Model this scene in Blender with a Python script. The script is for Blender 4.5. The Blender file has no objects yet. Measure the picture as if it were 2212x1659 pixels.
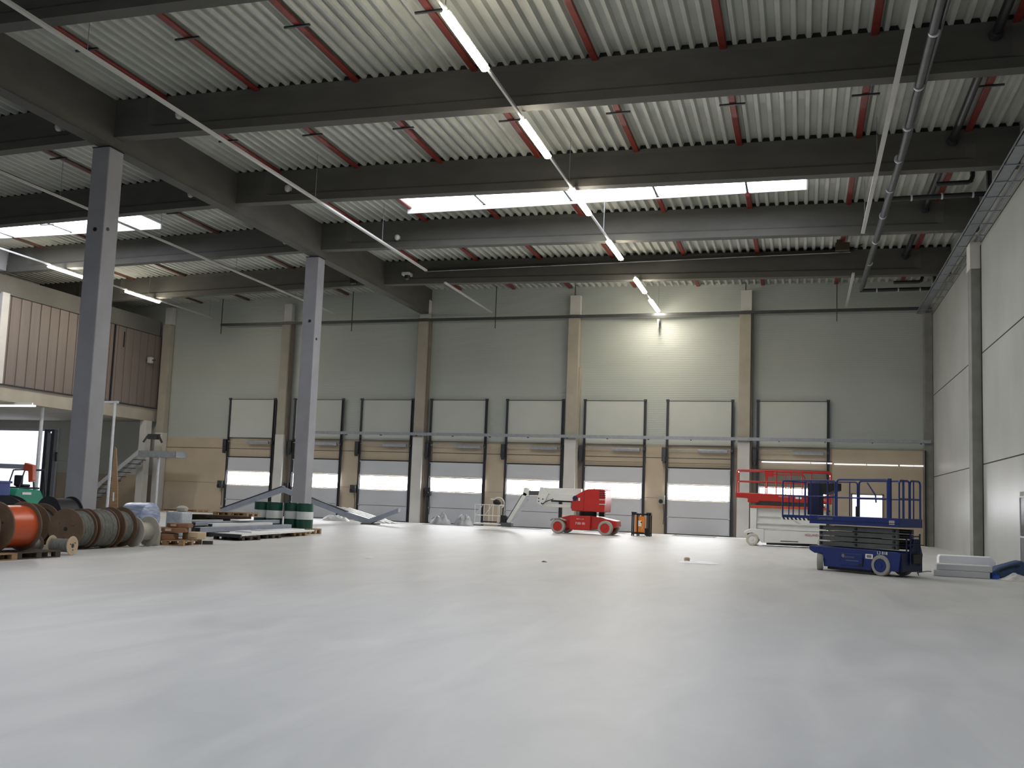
import bpy, bmesh, math, random
from mathutils import Vector, Matrix, noise
random.seed(7)
S = bpy.context.scene
COL = S.collection
PI = math.pi

# ------------------------------------------------------------------ camera
RT = Vector((0.95418, 0.29733, 0.03701)); FW_YAW, FW_PITCH, ROLL = -0.302275544, 0.0945120705, 0.0370212616
def cam_axes(y, p, r):
    fw = Vector((math.sin(y)*math.cos(p), math.cos(y)*math.cos(p), math.sin(p)))
    rt = Vector((math.cos(y), -math.sin(y), 0)); up = rt.cross(fw)
    return math.cos(r)*rt+math.sin(r)*up, -math.sin(r)*rt+math.cos(r)*up, fw
rt, up, fw = cam_axes(FW_YAW, FW_PITCH, ROLL)
cd = bpy.data.cameras.new('camera'); cam = bpy.data.objects.new('camera', cd); COL.objects.link(cam)
cam.matrix_world = Matrix(((rt.x, up.x, -fw.x, 0), (rt.y, up.y, -fw.y, 0), (rt.z, up.z, -fw.z, 1.6), (0, 0, 0, 1)))
cd.sensor_width = 36; cd.lens = 2016.08*36/2212; cd.shift_y = 59.9/2212; cd.clip_end = 300; cd.clip_start = .05
S.camera = cam

# ------------------------------------------------------------------ world, exposure, large lights
S.view_settings.view_transform = 'Standard'; S.view_settings.look = 'None'
S.view_settings.exposure = 0.0; S.view_settings.gamma = 1.0; S.view_settings.use_curve_mapping = False
w = bpy.data.worlds.new('sky'); S.world = w; w.use_nodes = True
w.node_tree.nodes['Background'].inputs[0].default_value = (.85, .92, 1, 1)
w.node_tree.nodes['Background'].inputs[1].default_value = 2.0
SKY_L = 8.5      # daylight behind the roof lights
DOOR_L = 18.0     # daylight behind the dock door windows
GATE_L = 1.6     # daylight in the far openings and the gates added behind the camera
LAMP_L = 130.0    # the strip luminaires

# ------------------------------------------------------------------ materials
def lin(c):
    return tuple(((v/255)/12.92 if v/255 <= .04045 else ((v/255+.055)/1.055)**2.4) for v in c)+(1,)
M = {}
def mat(name, rgb, rough=.6, metal=0, var=.0, scale=3.0, bump=0, bscale=30, stretch=(1, 1, 1), spec=.5, rgb2=None, alpha=1, trans=0):
    m = bpy.data.materials.new(name); m.use_nodes = True; nt = m.node_tree; b = nt.nodes['Principled BSDF']
    b.inputs['Roughness'].default_value = rough; b.inputs['Metallic'].default_value = metal
    b.inputs['Specular IOR Level'].default_value = spec
    b.inputs['Alpha'].default_value = alpha; b.inputs['Transmission Weight'].default_value = trans
    c = lin(rgb)
    tc = nt.nodes.new('ShaderNodeTexCoord'); mp = nt.nodes.new('ShaderNodeMapping'); mp.inputs['Scale'].default_value = stretch
    nt.links.new(tc.outputs['Object'], mp.inputs[0])
    n = nt.nodes.new('ShaderNodeTexNoise'); n.inputs['Scale'].default_value = scale; n.inputs['Detail'].default_value = 5
    nt.links.new(mp.outputs[0], n.inputs['Vector'])
    r = nt.nodes.new('ShaderNodeValToRGB'); r.color_ramp.elements[0].position = .3; r.color_ramp.elements[1].position = .7
    c2 = lin(rgb2) if rgb2 else tuple(v*(1-var) for v in c[:3])+(1,)
    c1 = c if rgb2 else tuple(min(1, v*(1+var*.5)) for v in c[:3])+(1,)
    r.color_ramp.elements[0].color = c2; r.color_ramp.elements[1].color = c1
    nt.links.new(n.outputs['Fac'], r.inputs[0]); nt.links.new(r.outputs[0], b.inputs['Base Color'])
    if bump:
        n2 = nt.nodes.new('ShaderNodeTexNoise'); n2.inputs['Scale'].default_value = bscale
        nt.links.new(mp.outputs[0], n2.inputs['Vector'])
        bp = nt.nodes.new('ShaderNodeBump'); bp.inputs['Strength'].default_value = bump; bp.inputs['Distance'].default_value = .02
        nt.links.new(n2.outputs['Fac'], bp.inputs['Height']); nt.links.new(bp.outputs[0], b.inputs['Normal'])
    M[name] = m; return m
def emis(name, rgb, strength):
    m = bpy.data.materials.new(name); m.use_nodes = True; nt = m.node_tree; nt.nodes.clear()
    o = nt.nodes.new('ShaderNodeOutputMaterial'); e = nt.nodes.new('ShaderNodeEmission')
    e.inputs[0].default_value = lin(rgb); e.inputs[1].default_value = strength
    nt.links.new(e.outputs[0], o.inputs[0]); M[name] = m; return m

emis('skylight_pane', (238, 243, 255), SKY_L)
emis('door_pane', (250, 251, 255), DOOR_L)
emis('gate_daylight', (236, 242, 255), GATE_L)
emis('lamp_glow', (255, 244, 224), LAMP_L)
emis('slit_pane', (250, 251, 255), 2.2)
emis('tube_glow', (255, 244, 220), 4.0)
mat('deck', (174, 177, 169), .5, .0, .10, 1.2)
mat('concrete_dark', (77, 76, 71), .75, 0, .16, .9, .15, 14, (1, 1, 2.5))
mat('concrete_column', (146, 146, 150), .7, 0, .10, 1.4, .1, 14)
mat('mezz_beam', (96, 95, 90), .8, 0, .14, .8)
mat('pilaster', (156, 151, 138), .75, 0, .10, 1.1)
mat('pilaster_pale', (190, 189, 184), .7, 0, .07, 1.2)
mat('precast', (168, 170, 166), .34, 0, .13, .45, .08, 10, (1, 1, .8))
mat('precast_edge', (122, 124, 116), .6, 0, .25, 1.5)
mat('joint', (26, 25, 24), .8)
mat('beige', (173, 160, 140), .72, 0, .10, .6)
mat('taupe', (118, 110, 100), .75, 0, .14, 1.5)
mat('rail_dark', (62, 64, 68), .45, .5, .15, 2)
mat('galv', (146, 151, 158), .45, .3, .16, 6)
mat('galv_light', (190, 194, 200), .5, .3, .10, 5)
mat('door_grey', (186, 189, 193), .42, 0, .04, .5)
mat('header', (178, 182, 176), .5, 0, .05, .6)
mat('red_primer', (112, 38, 28), .5, 0, .25, 4)
mat('brown_primer', (86, 52, 40), .5, 0, .25, 4)
mat('black_pipe', (26, 26, 28), .4, 0, .2, 6)
mat('grey_pipe', (72, 74, 76), .45, .3, .2, 5)
mat('tray_grey', (128, 134, 138), .45, .3, .1, 3)
mat('white_rail', (180, 180, 176), .4, .1, .06, 3)
mat('cladding', (112, 103, 98), .6, 0, .12, .8, 0, 10, (1, 4, .3))
mat('mezz_concrete', (160, 154, 142), .8, 0, .14, .8)
mat('dark_void', (20, 20, 24), .9)
mat('white_steel', (222, 222, 220), .4, 0, .05, 2)
mat('lift_blue', (22, 44, 108), .38, 0, .14, 3)
mat('lift_navy', (10, 24, 66), .5, 0, .2, 3)
mat('lift_red', (172, 34, 24), .36, 0, .10, 3)
mat('lift_orange', (186, 72, 36), .4, 0, .10, 3)
mat('lift_white', (212, 212, 206), .4, 0, .06, 2)
mat('scissor_grey', (84, 87, 88), .5, .2, .18, 6)
mat('tyre_grey', (150, 150, 142), .85, 0, .14, 9)
mat('tyre_pale', (188, 182, 166), .85, 0, .12, 9)
mat('rubber', (24, 24, 25), .8, 0, .2, 9)
mat('black_plastic', (22, 22, 24), .5)
mat('chrome', (205, 208, 212), .25, .9)
mat('charger_orange', (222, 128, 14), .45, 0, .06, 3)
mat('paper', (226, 226, 222), .7, 0, .04, 8)
mat('wood', (156, 126, 92), .75, 0, .22, 4, 0, 10, (1, 8, 8))
mat('wood_dark', (70, 60, 50), .85, 0, .3, 5)
mat('reel_board', (104, 82, 62), .75, 0, .24, 3, .3, 22)
mat('reel_tan', (186, 164, 136), .7, 0, .12, 5, .2, 20)
mat('reel_white', (170, 164, 152), .6, 0, .10, 5)
mat('cable_orange', (196, 84, 42), .3, 0, .14, 3)
mat('cable_grey', (122, 122, 114), .65, 0, .45, 9, .7, 30, (1, 7, 1))
mat('cable_black', (28, 28, 30), .6, 0, .3, 14)
mat('wrap', (172, 178, 186), .28, 0, .22, 9, .6, 22)
mat('foil_blue', (150, 162, 190), .28, .1, .5, 4, .4, 10, (1, 1, 6))
mat('carton', (128, 92, 68), .8, 0, .12, 4)
mat('carton_pale', (190, 172, 140), .8, 0, .12, 4)
mat('grey_box', (160, 158, 146), .7, 0, .1, 3)
mat('drum_green', (14, 66, 52), .35, 0, .14, 4)
mat('drum_white', (204, 210, 208), .35, 0, .08, 4)
mat('panel_white', (222, 224, 224), .4, 0, .06, 2)
mat('profile_grey', (150, 156, 168), .45, .3, .12, 3)
mat('styrofoam', (236, 238, 242), .75, 0, .03, 30)
mat('block_grey', (196, 197, 196), .85, 0, .05, 30)
mat('blue_bag', (46, 70, 104), .6, 0, .25, 7)
mat('blue_cloth', (34, 84, 176), .6, 0, .2, 7)
mat('plastic_sheet', (196, 194, 190), .35, 0, .16, 7, .5, 16)
mat('tarp_grey', (186, 188, 192), .4, 0, .3, 1.8, .3, 6, rgb2=(96, 99, 104))
mat('fork_green', (40, 138, 112), .4, 0, .1, 3)
mat('fork_black', (30, 33, 42), .5, 0, .3, 6)
mat('bin_blue', (22, 52, 138), .45, 0, .1, 3)
mat('floor_reflection', (232, 233, 235), .35, 0, .04, 2)
mat('leveller', (150, 150, 152), .5, .2, .12, 1.5)
mat('lettering_white', (236, 232, 228), .5)
mat('lettering_red', (150, 26, 34), .5)
mat('lettering_grey', (112, 116, 118), .5)
mat('lettering_yellow', (220, 200, 120), .5)
mat('olive', (54, 48, 24), .7)
mat('glass_dark', (70, 76, 78), .12, 0, .2, 2)

# upper wall: sandwich panel with fine horizontal ribs
def wall_mat():
    m = mat('sandwich', (163, 169, 163), .42, 0, .05, .35); nt = m.node_tree; b = nt.nodes['Principled BSDF']
    tc = nt.nodes.new('ShaderNodeTexCoord'); sx = nt.nodes.new('ShaderNodeSeparateXYZ'); nt.links.new(tc.outputs['Object'], sx.inputs[0])
    mu = nt.nodes.new('ShaderNodeMath'); mu.operation = 'MULTIPLY'; mu.inputs[1].default_value = 2*PI/.105; nt.links.new(sx.outputs['Z'], mu.inputs[0])
    si = nt.nodes.new('ShaderNodeMath'); si.operation = 'SINE'; nt.links.new(mu.outputs[0], si.inputs[0])
    bp = nt.nodes.new('ShaderNodeBump'); bp.inputs['Strength'].default_value = .22; bp.inputs['Distance'].default_value = .01
    nt.links.new(si.outputs[0], bp.inputs['Height']); nt.links.new(bp.outputs[0], b.inputs['Normal'])
wall_mat()
def floor_mat():
    m = mat('floor_concrete', (201, 201, 198), .5, 0, .10, .12, .05, 3, (1, .35, 1)); nt = m.node_tree; b = nt.nodes['Principled BSDF']
    ramp = [n for n in nt.nodes if n.type == 'VALTORGB'][0]
    tc = nt.nodes.new('ShaderNodeTexCoord'); mp = nt.nodes.new('ShaderNodeMapping'); mp.inputs['Scale'].default_value = (.5, .16, 1); mp.inputs['Rotation'].default_value = (0, 0, .5)
    nt.links.new(tc.outputs['Object'], mp.inputs[0])
    n = nt.nodes.new('ShaderNodeTexNoise'); n.inputs['Scale'].default_value = 2.2; n.inputs['Detail'].default_value = 8; n.inputs['Roughness'].default_value = .62
    n.inputs['Distortion'].default_value = .8
    nt.links.new(mp.outputs[0], n.inputs['Vector'])
    r = nt.nodes.new('ShaderNodeValToRGB'); r.color_ramp.elements[0].position = .3; r.color_ramp.elements[1].position = .72
    r.color_ramp.elements[0].color = (.80, .805, .82, 1); r.color_ramp.elements[1].color = (1.0, .995, .985, 1)
    nt.links.new(n.outputs['Fac'], r.inputs[0])
    mx = nt.nodes.new('ShaderNodeMix'); mx.data_type = 'RGBA'; mx.blend_type = 'MULTIPLY'; mx.inputs[0].default_value = 1
    nt.links.new(ramp.outputs[0], mx.inputs[6]); nt.links.new(r.outputs[0], mx.inputs[7]); nt.links.new(mx.outputs[2], b.inputs['Base Color'])
    rr = nt.nodes.new('ShaderNodeMapRange'); rr.inputs[3].default_value = .38; rr.inputs[4].default_value = .56
    nt.links.new(n.outputs['Fac'], rr.inputs[0]); nt.links.new(rr.outputs[0], b.inputs['Roughness'])
floor_mat()

# ------------------------------------------------------------------ mesh helpers
class MB:
    def __init__(s): s.v = []; s.f = []; s.mi = []; s.cur = 0
    def add(s, vs, fs):
        o = len(s.v); s.v += [tuple(v) for v in vs]; s.f += [tuple(i+o for i in f) for f in fs]; s.mi += [s.cur]*len(fs); return s
    def mat(s, i): s.cur = i; return s
    def box(s, x0, x1, y0, y1, z0, z1):
        return s.add([(x0,y0,z0),(x1,y0,z0),(x1,y1,z0),(x0,y1,z0),(x0,y0,z1),(x1,y0,z1),(x1,y1,z1),(x0,y1,z1)],
                     [(0,3,2,1),(4,5,6,7),(0,1,5,4),(1,2,6,5),(2,3,7,6),(3,0,4,7)])
    def prism(s, pts, axis, a, b):
        """polygon pts in the plane perpendicular to axis, extruded from a to b"""
        n = len(pts)
        def P(p, t):
            return {'x': (t, p[0], p[1]), 'y': (p[0], t, p[1]), 'z': (p[0], p[1], t)}[axis]
        vs = [P(p, a) for p in pts]+[P(p, b) for p in pts]
        return s.add(vs, [tuple(range(n)), tuple(range(2*n-1, n-1, -1))]+[(i, (i+1) % n, n+(i+1) % n, n+i) for i in range(n)])
    def tube(s, pts, r, n=8, closed=False, r2=None):
        pts = [Vector(p) for p in pts]; m = len(pts); vs = []; prev = None
        for i, p in enumerate(pts):
            if closed: d = (pts[(i+1) % m]-pts[i-1])
            else: d = pts[min(i+1, m-1)]-pts[max(i-1, 0)]
            d.normalize()
            if prev is None:
                a = Vector((0, 0, 1)) if abs(d.z) < .9 else Vector((1, 0, 0)); u = d.cross(a).normalized()
            else: u = (prev-d*prev.dot(d)).normalized()
            prev = u; v = d.cross(u); rr = r if r2 is None else r+(r2-r)*i/(m-1)
            if 0 < i < m-1 or closed:
                e = (pts[i]-pts[i-1]).normalized(); c = max(.5, abs(e.dot(d))); rr = rr*(1 if c > .95 else 1/c**.5)
            vs += [p+(u*math.cos(2*PI*k/n)+v*math.sin(2*PI*k/n))*rr for k in range(n)]
        fs = []
        for i in range(m if closed else m-1):
            j = (i+1) % m
            fs += [(i*n+k, i*n+(k+1) % n, j*n+(k+1) % n, j*n+k) for k in range(n)]
        if not closed: fs += [tuple(range(n-1, -1, -1)), tuple((m-1)*n+k for k in range(n))]
        return s.add(vs, fs)
    def bar(s, a, b, wd, ht):
        a, b = Vector(a), Vector(b); d = (b-a).normalized(); u = d.cross(Vector((0, 0, 1)))
        u = (u.normalized() if u.length > .01 else Vector((1, 0, 0))); v = u.cross(d)
        vs = [p+u*x*wd/2+v*y*ht/2 for p in (a, b) for x, y in ((-1,-1),(1,-1),(1,1),(-1,1))]
        return s.add(vs, [(0,3,2,1),(4,5,6,7),(0,1,5,4),(1,2,6,5),(2,3,7,6),(3,0,4,7)])
    def lathe(s, prof, c, axis='z', n=28, closed_ends=True):
        """prof = [(r, t)...] turned about an axis through c"""
        A = {'x': Vector((1,0,0)), 'y': Vector((0,1,0)), 'z': Vector((0,0,1))}[axis] if isinstance(axis, str) else Vector(axis).normalized()
        h = Vector((0, 0, 1)) if abs(A.z) < .9 else Vector((1, 0, 0)); U = A.cross(h).normalized(); V = A.cross(U); c = Vector(c); vs = []
        for r, t in prof: vs += [c+A*t+(U*math.cos(2*PI*k/n)+V*math.sin(2*PI*k/n))*max(r, .0005) for k in range(n)]
        fs = [(i*n+k, i*n+(k+1) % n, (i+1)*n+(k+1) % n, (i+1)*n+k) for i in range(len(prof)-1) for k in range(n)]
        if closed_ends: fs += [tuple(range(n-1, -1, -1)), tuple((len(prof)-1)*n+k for k in range(n))]
        return s.add(vs, fs)
    def cyl(s, c, r, a, b, axis='z', n=24): return s.lathe([(r, a), (r, b)], c, axis, n)
    def mesh(s, name, mats, smooth=True):
        me = bpy.data.meshes.new(name); me.from_pydata(s.v, [], s.f)
        for m in (mats if isinstance(mats, (list, tuple)) else [mats]): me.materials.append(M[m])
        for p, i in zip(me.polygons, s.mi): p.material_index = i
        bm = bmesh.new(); bm.from_mesh(me); bmesh.ops.recalc_face_normals(bm, faces=bm.faces); bm.to_mesh(me); bm.free()
        if smooth:
            for p in me.polygons: p.use_smooth = True
            me.set_sharp_from_angle(angle=math.radians(35))
        return me
    def build(s, name, mats, parent=None, bevel=0, smooth=True):
        o = bpy.data.objects.new(name, s.mesh(name, mats, smooth)); COL.objects.link(o)
        if parent: o.parent = parent
        if bevel:
            b = o.modifiers.new('bevel', 'BEVEL'); b.width = bevel; b.segments = 2; b.limit_method = 'ANGLE'; b.angle_limit = .6
        return o
def tag(o, label, cat, group=None, kind=None):
    o['label'] = label; o['category'] = cat
    if group: o['group'] = group
    if kind: o['kind'] = kind
    return o
def struct(o): o['kind'] = 'structure'; return o
def thing(name, loc, label, cat, rz=0, group=None):
    o = bpy.data.objects.new(name, None); o.empty_display_size = .2; COL.objects.link(o)
    o.location = loc; o.rotation_euler = (0, 0, rz); return tag(o, label, cat, group)
def kids(o): return [c for c in COL.objects if c.parent == o]
def copy_tree(o, parent=None):
    ch = kids(o); c = o.copy(); COL.objects.link(c)
    if parent: c.parent = parent
    for k in ch: copy_tree(k, c)
    return c
def text(s, size, loc, rot, matname, parent, ext=.002, sx=1):
    cu = bpy.data.curves.new('lettering', 'FONT'); cu.body = s; cu.size = size; cu.extrude = ext; cu.align_x = 'LEFT'
    t = bpy.data.objects.new('tmp', cu); COL.objects.link(t); dg = bpy.context.evaluated_depsgraph_get()
    me = bpy.data.meshes.new_from_object(t.evaluated_get(dg)); bpy.data.objects.remove(t)
    me.materials.clear(); me.materials.append(M[matname])
    o = bpy.data.objects.new('lettering', me); COL.objects.link(o); o.parent = parent; o.location = loc; o.rotation_euler = rot; o.scale = (sx, 1, 1)
    return o
def arc(c, r, a0, a1, n, plane='xz', t=0):
    out = []
    for i in range(n+1):
        a = a0+(a1-a0)*i/n; p, q = c[0]+r*math.cos(a), c[1]+r*math.sin(a)
        out.append({'xz': (p, t, q), 'yz': (t, p, q), 'xy': (p, q, t)}[plane])
    return out

# ------------------------------------------------------------------ structure
XR, XL, YF, YB = 6.65, -60.0, 54.0, -20.0
RIDGE = -22.7
def zd(x): return 14.70-.0165*(x-RIDGE) if x > RIDGE else 14.70-.021*(RIDGE-x)

struct(MB().box(XL-.3, XR+.3, YB-.3, YF+.3, -.3, 0).build('floor', 'floor_concrete'))
# corrugated roof deck with openings for the roof lights
SKY = [(-17.0, .12, 33.9, 37.75), (-41.2, -30.3, 33.9, 37.75), (-17.0, 4.2, 5.1, 8.9), (-41.2, -30.3, 5.1, 8.9)]  # last two are unseen, added to light the floor near the camera
deck = MB(); PITCH, DEP = .39, .15
def strip(x0, x1, y0, y1):
    n0 = math.ceil((x0-XL)/PITCH-1e-6); pr = []
    k = math.floor((x0-XL)/PITCH)-1
    pts = []
    while XL+k*PITCH < x1+PITCH:
        b = XL+k*PITCH; pts += [(b, 0), (b+.11, 0), (b+.16, 1), (b+PITCH-.05, 1)]; k += 1
    def at(x):
        for (a, h), (b, g) in zip(pts, pts[1:]):
            if a <= x <= b: return h+(g-h)*(x-a)/max(b-a, 1e-6)
        return 0
    xs = [(x0, at(x0))]+[p for p in pts if x0+1e-4 < p[0] < x1-1e-4]+[(x1, at(x1))]
    vs = [(x, y, zd(x)+h*DEP) for x, h in xs for y in (y0, y1)]
    deck.add(vs, [(2*i, 2*i+1, 2*i+3, 2*i+2) for i in range(len(xs)-1)])
ys = sorted({YB, YF}|{s[2] for s in SKY}|{s[3] for s in SKY})
for y0, y1 in zip(ys, ys[1:]):
    cuts = sorted([(s[0], s[1]) for s in SKY if s[2] <= y0+1e-6 and s[3] >= y1-1e-6]); x = XL
    for a, b in cuts: strip(x, a, y0, y1); x = b
    strip(x, XR, y0, y1)
struct(deck.build('ceiling', 'deck', smooth=False))
struct(MB().box(XL-.3, XR+.3, YB-.3, YF+.3, 15.6, 15.8).build('roof', 'concrete_dark'))

# roof lights: upstand frame (part) and one pane per panel
n = 0
for (x0, x1, y0, y1) in SKY:
    n += 1
    fr = MB()
    for a, b, c, d in ((x0-.06, x1+.06, y0-.06, y0), (x0-.06, x1+.06, y1, y1+.06), (x0-.06, x0, y0, y1), (x1, x1+.06, y0, y1)):
        fr.box(a, b, c, d, min(zd(a), zd(b))-.02, 15.42)
    cut = [x0]+[x for x in (-35.4, -38.9, -31.7, -13.4, -9.45, -5.75, -2.1) if x0 < x < x1]+[x1]; cut.sort()
    win = struct(fr.build('window_%d' % n, 'white_steel'))
    for a, b in zip(cut, cut[1:]):
        zz = [zd(a)+.14, zd(b)+.14]
        MB().add([(a+.03, y0, zz[0]), (b-.03, y0, zz[1]), (b-.03, y1, zz[1]), (a+.03, y1, zz[0])], [(0, 1, 2, 3)]).build('pane', 'skylight_pane', win)

# precast roof beams, front faces every 7.2 m
BEAMS = [-18.0, -10.8, -3.6, 3.6, 10.8, 18.0, 25.25, 32.45, 39.65, 46.95]
def beam(x0, x1, yf):
    b = MB(); T = .42
    def sec(x, th):   # th: 1 = full rectangular end block, 0 = web recessed
        zt = zd(x)-.005; zb = zt-1.3; r = .07*(1-th); q = .05*(1-th)
        return [(yf, zb), (yf+T, zb), (yf+T, zb+.28), (yf+T-r, zb+.36), (yf+T-r, zt-.16), (yf+T-q, zt), (yf+q, zt), (yf+r, zt-.16), (yf+r, zb+.36), (yf, zb+.28)]
    st = [(x0, 1), (x0+1.3, 1), (x0+1.6, 0), (x1-1.6, 0), (x1-1.3, 1), (x1, 1)]; vs = []
    for x, th in st: vs += [(x, y, z) for y, z in sec(x, th)]
    k = 10
    fs = [(i*k+j, i*k+(j+1) % k, (i+1)*k+(j+1) % k, (i+1)*k+j) for i in range(len(st)-1) for j in range(k)]
    fs += [tuple(range(k)), tuple((len(st)-1)*k+j for j in range(k))]
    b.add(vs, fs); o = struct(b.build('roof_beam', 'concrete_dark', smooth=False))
    k = MB(); k.add([(x, y, zd(x)+q) for x in (x0+.02, x1-.02) for y, q in ((yf+.10, -.01), (yf+T-.10, -.01), (yf+T-.10, DEP-.008), (yf+.10, DEP-.008))], [(0, 1, 2, 3), (4, 5, 6, 7), (0, 4, 5, 1), (1, 5, 6, 2), (2, 6, 7, 3), (3, 7, 4, 0)])
    k.build('void_closer', 'joint', o, smooth=False); return o
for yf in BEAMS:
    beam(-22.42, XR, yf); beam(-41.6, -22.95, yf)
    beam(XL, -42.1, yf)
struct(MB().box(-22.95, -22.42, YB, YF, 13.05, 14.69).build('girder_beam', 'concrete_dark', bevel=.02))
struct(MB().box(-42.1, -41.6, YB, 39.6, 13.05, 14.2).build('girder_beam', 'concrete_column', bevel=.02))

# free standing columns
for (x0, x1, y0, y1, marks) in ((-23.12, -22.42, 25.1, 25.8, ((10.15, .32, 0), (10.2, .3, 1))), (-23.12, -22.42, 39.5, 40.15, ((9.85, .38, 0), (9.0, .3, 1))), (-23.12, -22.42, 10.6, 11.3, ())):
    c = struct(MB().box(x0, x1, y0, y1, 0, 13.05).build('concrete_column', 'concrete_column', bevel=.03))
    MB().box(x0-.01, x1+.01, y0-.01, y1+.01, 13.0, 13.03).build('bearing_pad', 'joint', c)
    for z, f, side in marks:
        if side == 0: MB().cyl((x0+.7*f+.15, y0-.004, z), .07, -.02, .02, 'y').build('socket', 'black_plastic', c)
        else: MB().cyl((x1+.004, y0+.7*f, z), .06, -.02, .02, 'x').build('socket', 'black_plastic', c)

# ---- far wall
fw_ = MB()
fw_.box(XL, XR+.3, YF, YF+.3, 5.05, 15.6)
struct(fw_.build('wall_far', 'sandwich'))
lw = struct(MB().box(-42.0, XR+.3, YF-.02, YF+.3, 0, 5.05).build('wall_far_base', 'beige'))
struct(MB().box(XL, -42.0, YF-.03, YF+.3, 2.4, 6.05).build('wall_far_mezzanine', 'header'))
struct(MB().box(XL, -42.0, YF-.02, YF+.3, 0, 2.4).build('wall_far_mezzanine_base', 'beige'))
j = MB()
for z in (4.36, 2.05): j.box(-41.6, XR, YF-.028, YF-.018, z-.02 if z > 3 else z-.006, z+.01 if z > 3 else z+.004)
j.build('joint_line', 'joint', lw)
for x0, x1 in ((-33.4, -31.55), (-23.45, -21.9), (-13.7, -12.2), (-3.7, -2.3)):
    MB().box(x0, x1, YF-.06, YF-.025, 0, 5.0).build('recess_panel', 'taupe', lw)
# pilasters on the far wall
for i, (x0, x1) in enumerate(((-42.05, -41.45), (-32.75, -32.15), (-23.05, -22.4), (-13.35, -12.68), (-3.4, -2.75))):
    p = MB().box(x0, x1, 53.45, YF-.07, 0, 12.75).build('pilaster_column', 'pilaster', bevel=.02); struct(p)
    MB().box(x0-.005, x1+.005, 53.43, YF-.08, 0, 5.3).build('painted_base', 'pilaster_pale', p)
    MB().box(x0+.06, x1+.02, 53.55, YF-.07, 12.78, 13.95).build('capital', 'pilaster_pale', p)
    if i in (3, 4): MB().tube([((x0+x1)/2, 53.6, 13.95), ((x0+x1)/2, 53.6, zd(x0)+.05)], .03, 6).build('rod', 'rail_dark', p)
    if i: MB().box(x1, x1+.10, 53.6, YF-.03, 0, 9.6 if i == 3 else 12.7).build('side_strip', 'pilaster' if i == 3 else 'taupe', p)
p = struct(MB().box(6.22, 6.64, 53.4, YF-.03, 0, 12.6).build('pilaster_column', 'precast_edge', bevel=.02))
# window reflection painted as a white floor strip, and dock levellers in front of the doors
struct(MB().box(-41.0, 6.2, 51.7, YF-.03, 0, .004).build('floor_reflection_strip', 'floor_reflection'))

# ---- dock doors
DOOR_X = [-34.83, -29.90, -25.07, -20.22, -15.33, -10.46, -5.55, -.47]
HW = [1.62, 1.66, 1.67, 1.73, 1.66, 1.70, 1.74, 1.78]
def dock_door(i, cx, hw):
    d = bpy.data.objects.new('door_%d' % (i+1), None); COL.objects.link(d); d.location = (cx, YF-.06, 0); struct(d)
    y = -.06
    for k, (z0, z1, m) in enumerate(((.05, .96, 'door_grey'), (.985, 1.93, 'door_grey'), (2.87, 3.76, 'door_grey'))):
        if i == 7 and k == 2: m = 'taupe'
        MB().box(-hw, hw, y-.05, y, z0, z1).build('panel', m, d, bevel=.006)
    wf = MB()
    for a, b, c, e in ((-hw, hw, 1.945, 1.99), (-hw, hw, 2.80, 2.855), (-hw, -hw+.05, 1.99, 2.8), (hw-.05, hw, 1.99, 2.8), (-.018, .018, 1.99, 2.8)): wf.box(a, b, y-.05, y, c, e)
    wf.build('window_frame', 'rail_dark' if i == 3 else 'door_grey', d)
    for s in (-1, 1):
        a, b = (-hw+.05, -.018) if s < 0 else (.018, hw-.05)
        MB().box(a, b, y-.03, y-.02, 1.99, 2.80).build('pane', 'door_pane', d)
    MB().box(-hw, hw, y-.06, y, 0, .05).build('bottom_seal', 'rubber', d)
    MB().box(-hw, hw, y-.055, y, 3.765, 3.83).build('top_seal', 'rubber', d)
    for s in (-1, 1):
        t = MB(); xa = s*(hw+.02); xb = s*(hw+.16); lo, hi = min(xa, xb), max(xa, xb)
        t.box(lo, hi, -.14, -.10, 0, 7.62); t.box(lo if s > 0 else hi-.03, lo+.03 if s > 0 else hi, -.22, -.10, 0, 7.62)
        t.box(lo-.02, hi+.02, -.2, -.10, 7.60, 7.72)
        t.build('track', 'rail_dark', d)
        for z in (.98, 1.96, 2.87, 3.72): MB().cyl((s*(hw-.03), -.13, z), .035, -.05, .05, 'x', 10).build('roller', 'galv_light', d)
    MB().box(-hw-.02, hw+.02, -.11, -.07, 5.1, 7.62).build('header_panel', 'header', d)
    MB().box(-hw-.02, hw+.02, -.12, -.08, 7.62, 7.66).build('header_edge', 'rail_dark', d)
    MB().tube([(-hw, -.25, 4.82), (hw, -.25, 4.82)], .02, 8).build('torsion_shaft', 'galv', d)
    MB().lathe([(.05, -.1), (.105, -.08), (.105, 1.52), (.05, 1.55)], (hw-1.68, -.25, 4.78), 'x', 14).build('spring_drum', 'galv', d)
    MB().box(-hw, hw, -.14, -.10, 4.05, 4.075).build('cable_line', 'rail_dark', d) if i in (5, 6) else None
    ob = MB().box(-hw-.36, -hw-.12, -.34, -.10, 4.15, 4.95); ob.box(-hw-.3, -hw-.16, -.42, -.2, 4.02, 4.4)
    ob.build('operator_box', 'rail_dark' if i != 6 else 'grey_pipe', d, bevel=.02)
    MB().lathe([(.1, 0), (.1, .12)], (hw+.02, -.25, 4.8), 'x', 14).build('drum', 'rail_dark', d)
    for s in (-1, 1): MB().box(s*(hw+.1)-.07, s*(hw+.1)+.07, -.12, -.08, 4.0, 5.0).build('bracket', 'rail_dark', d)
    return d
for i, (cx, hw) in enumerate(zip(DOOR_X, HW)):
    dock_door(i, cx, hw)
    t = tag(MB().box(cx-1.15, cx+1.15, 51.5, 53.75, .0, .018).build('dock_leveller', 'leveller'), 'grey dock leveller plate before the %s dock door counted from the staircase' % ['first','second','third','fourth','fifth','sixth','seventh','eighth'][i], 'dock leveller', 'dock levellers')
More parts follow.
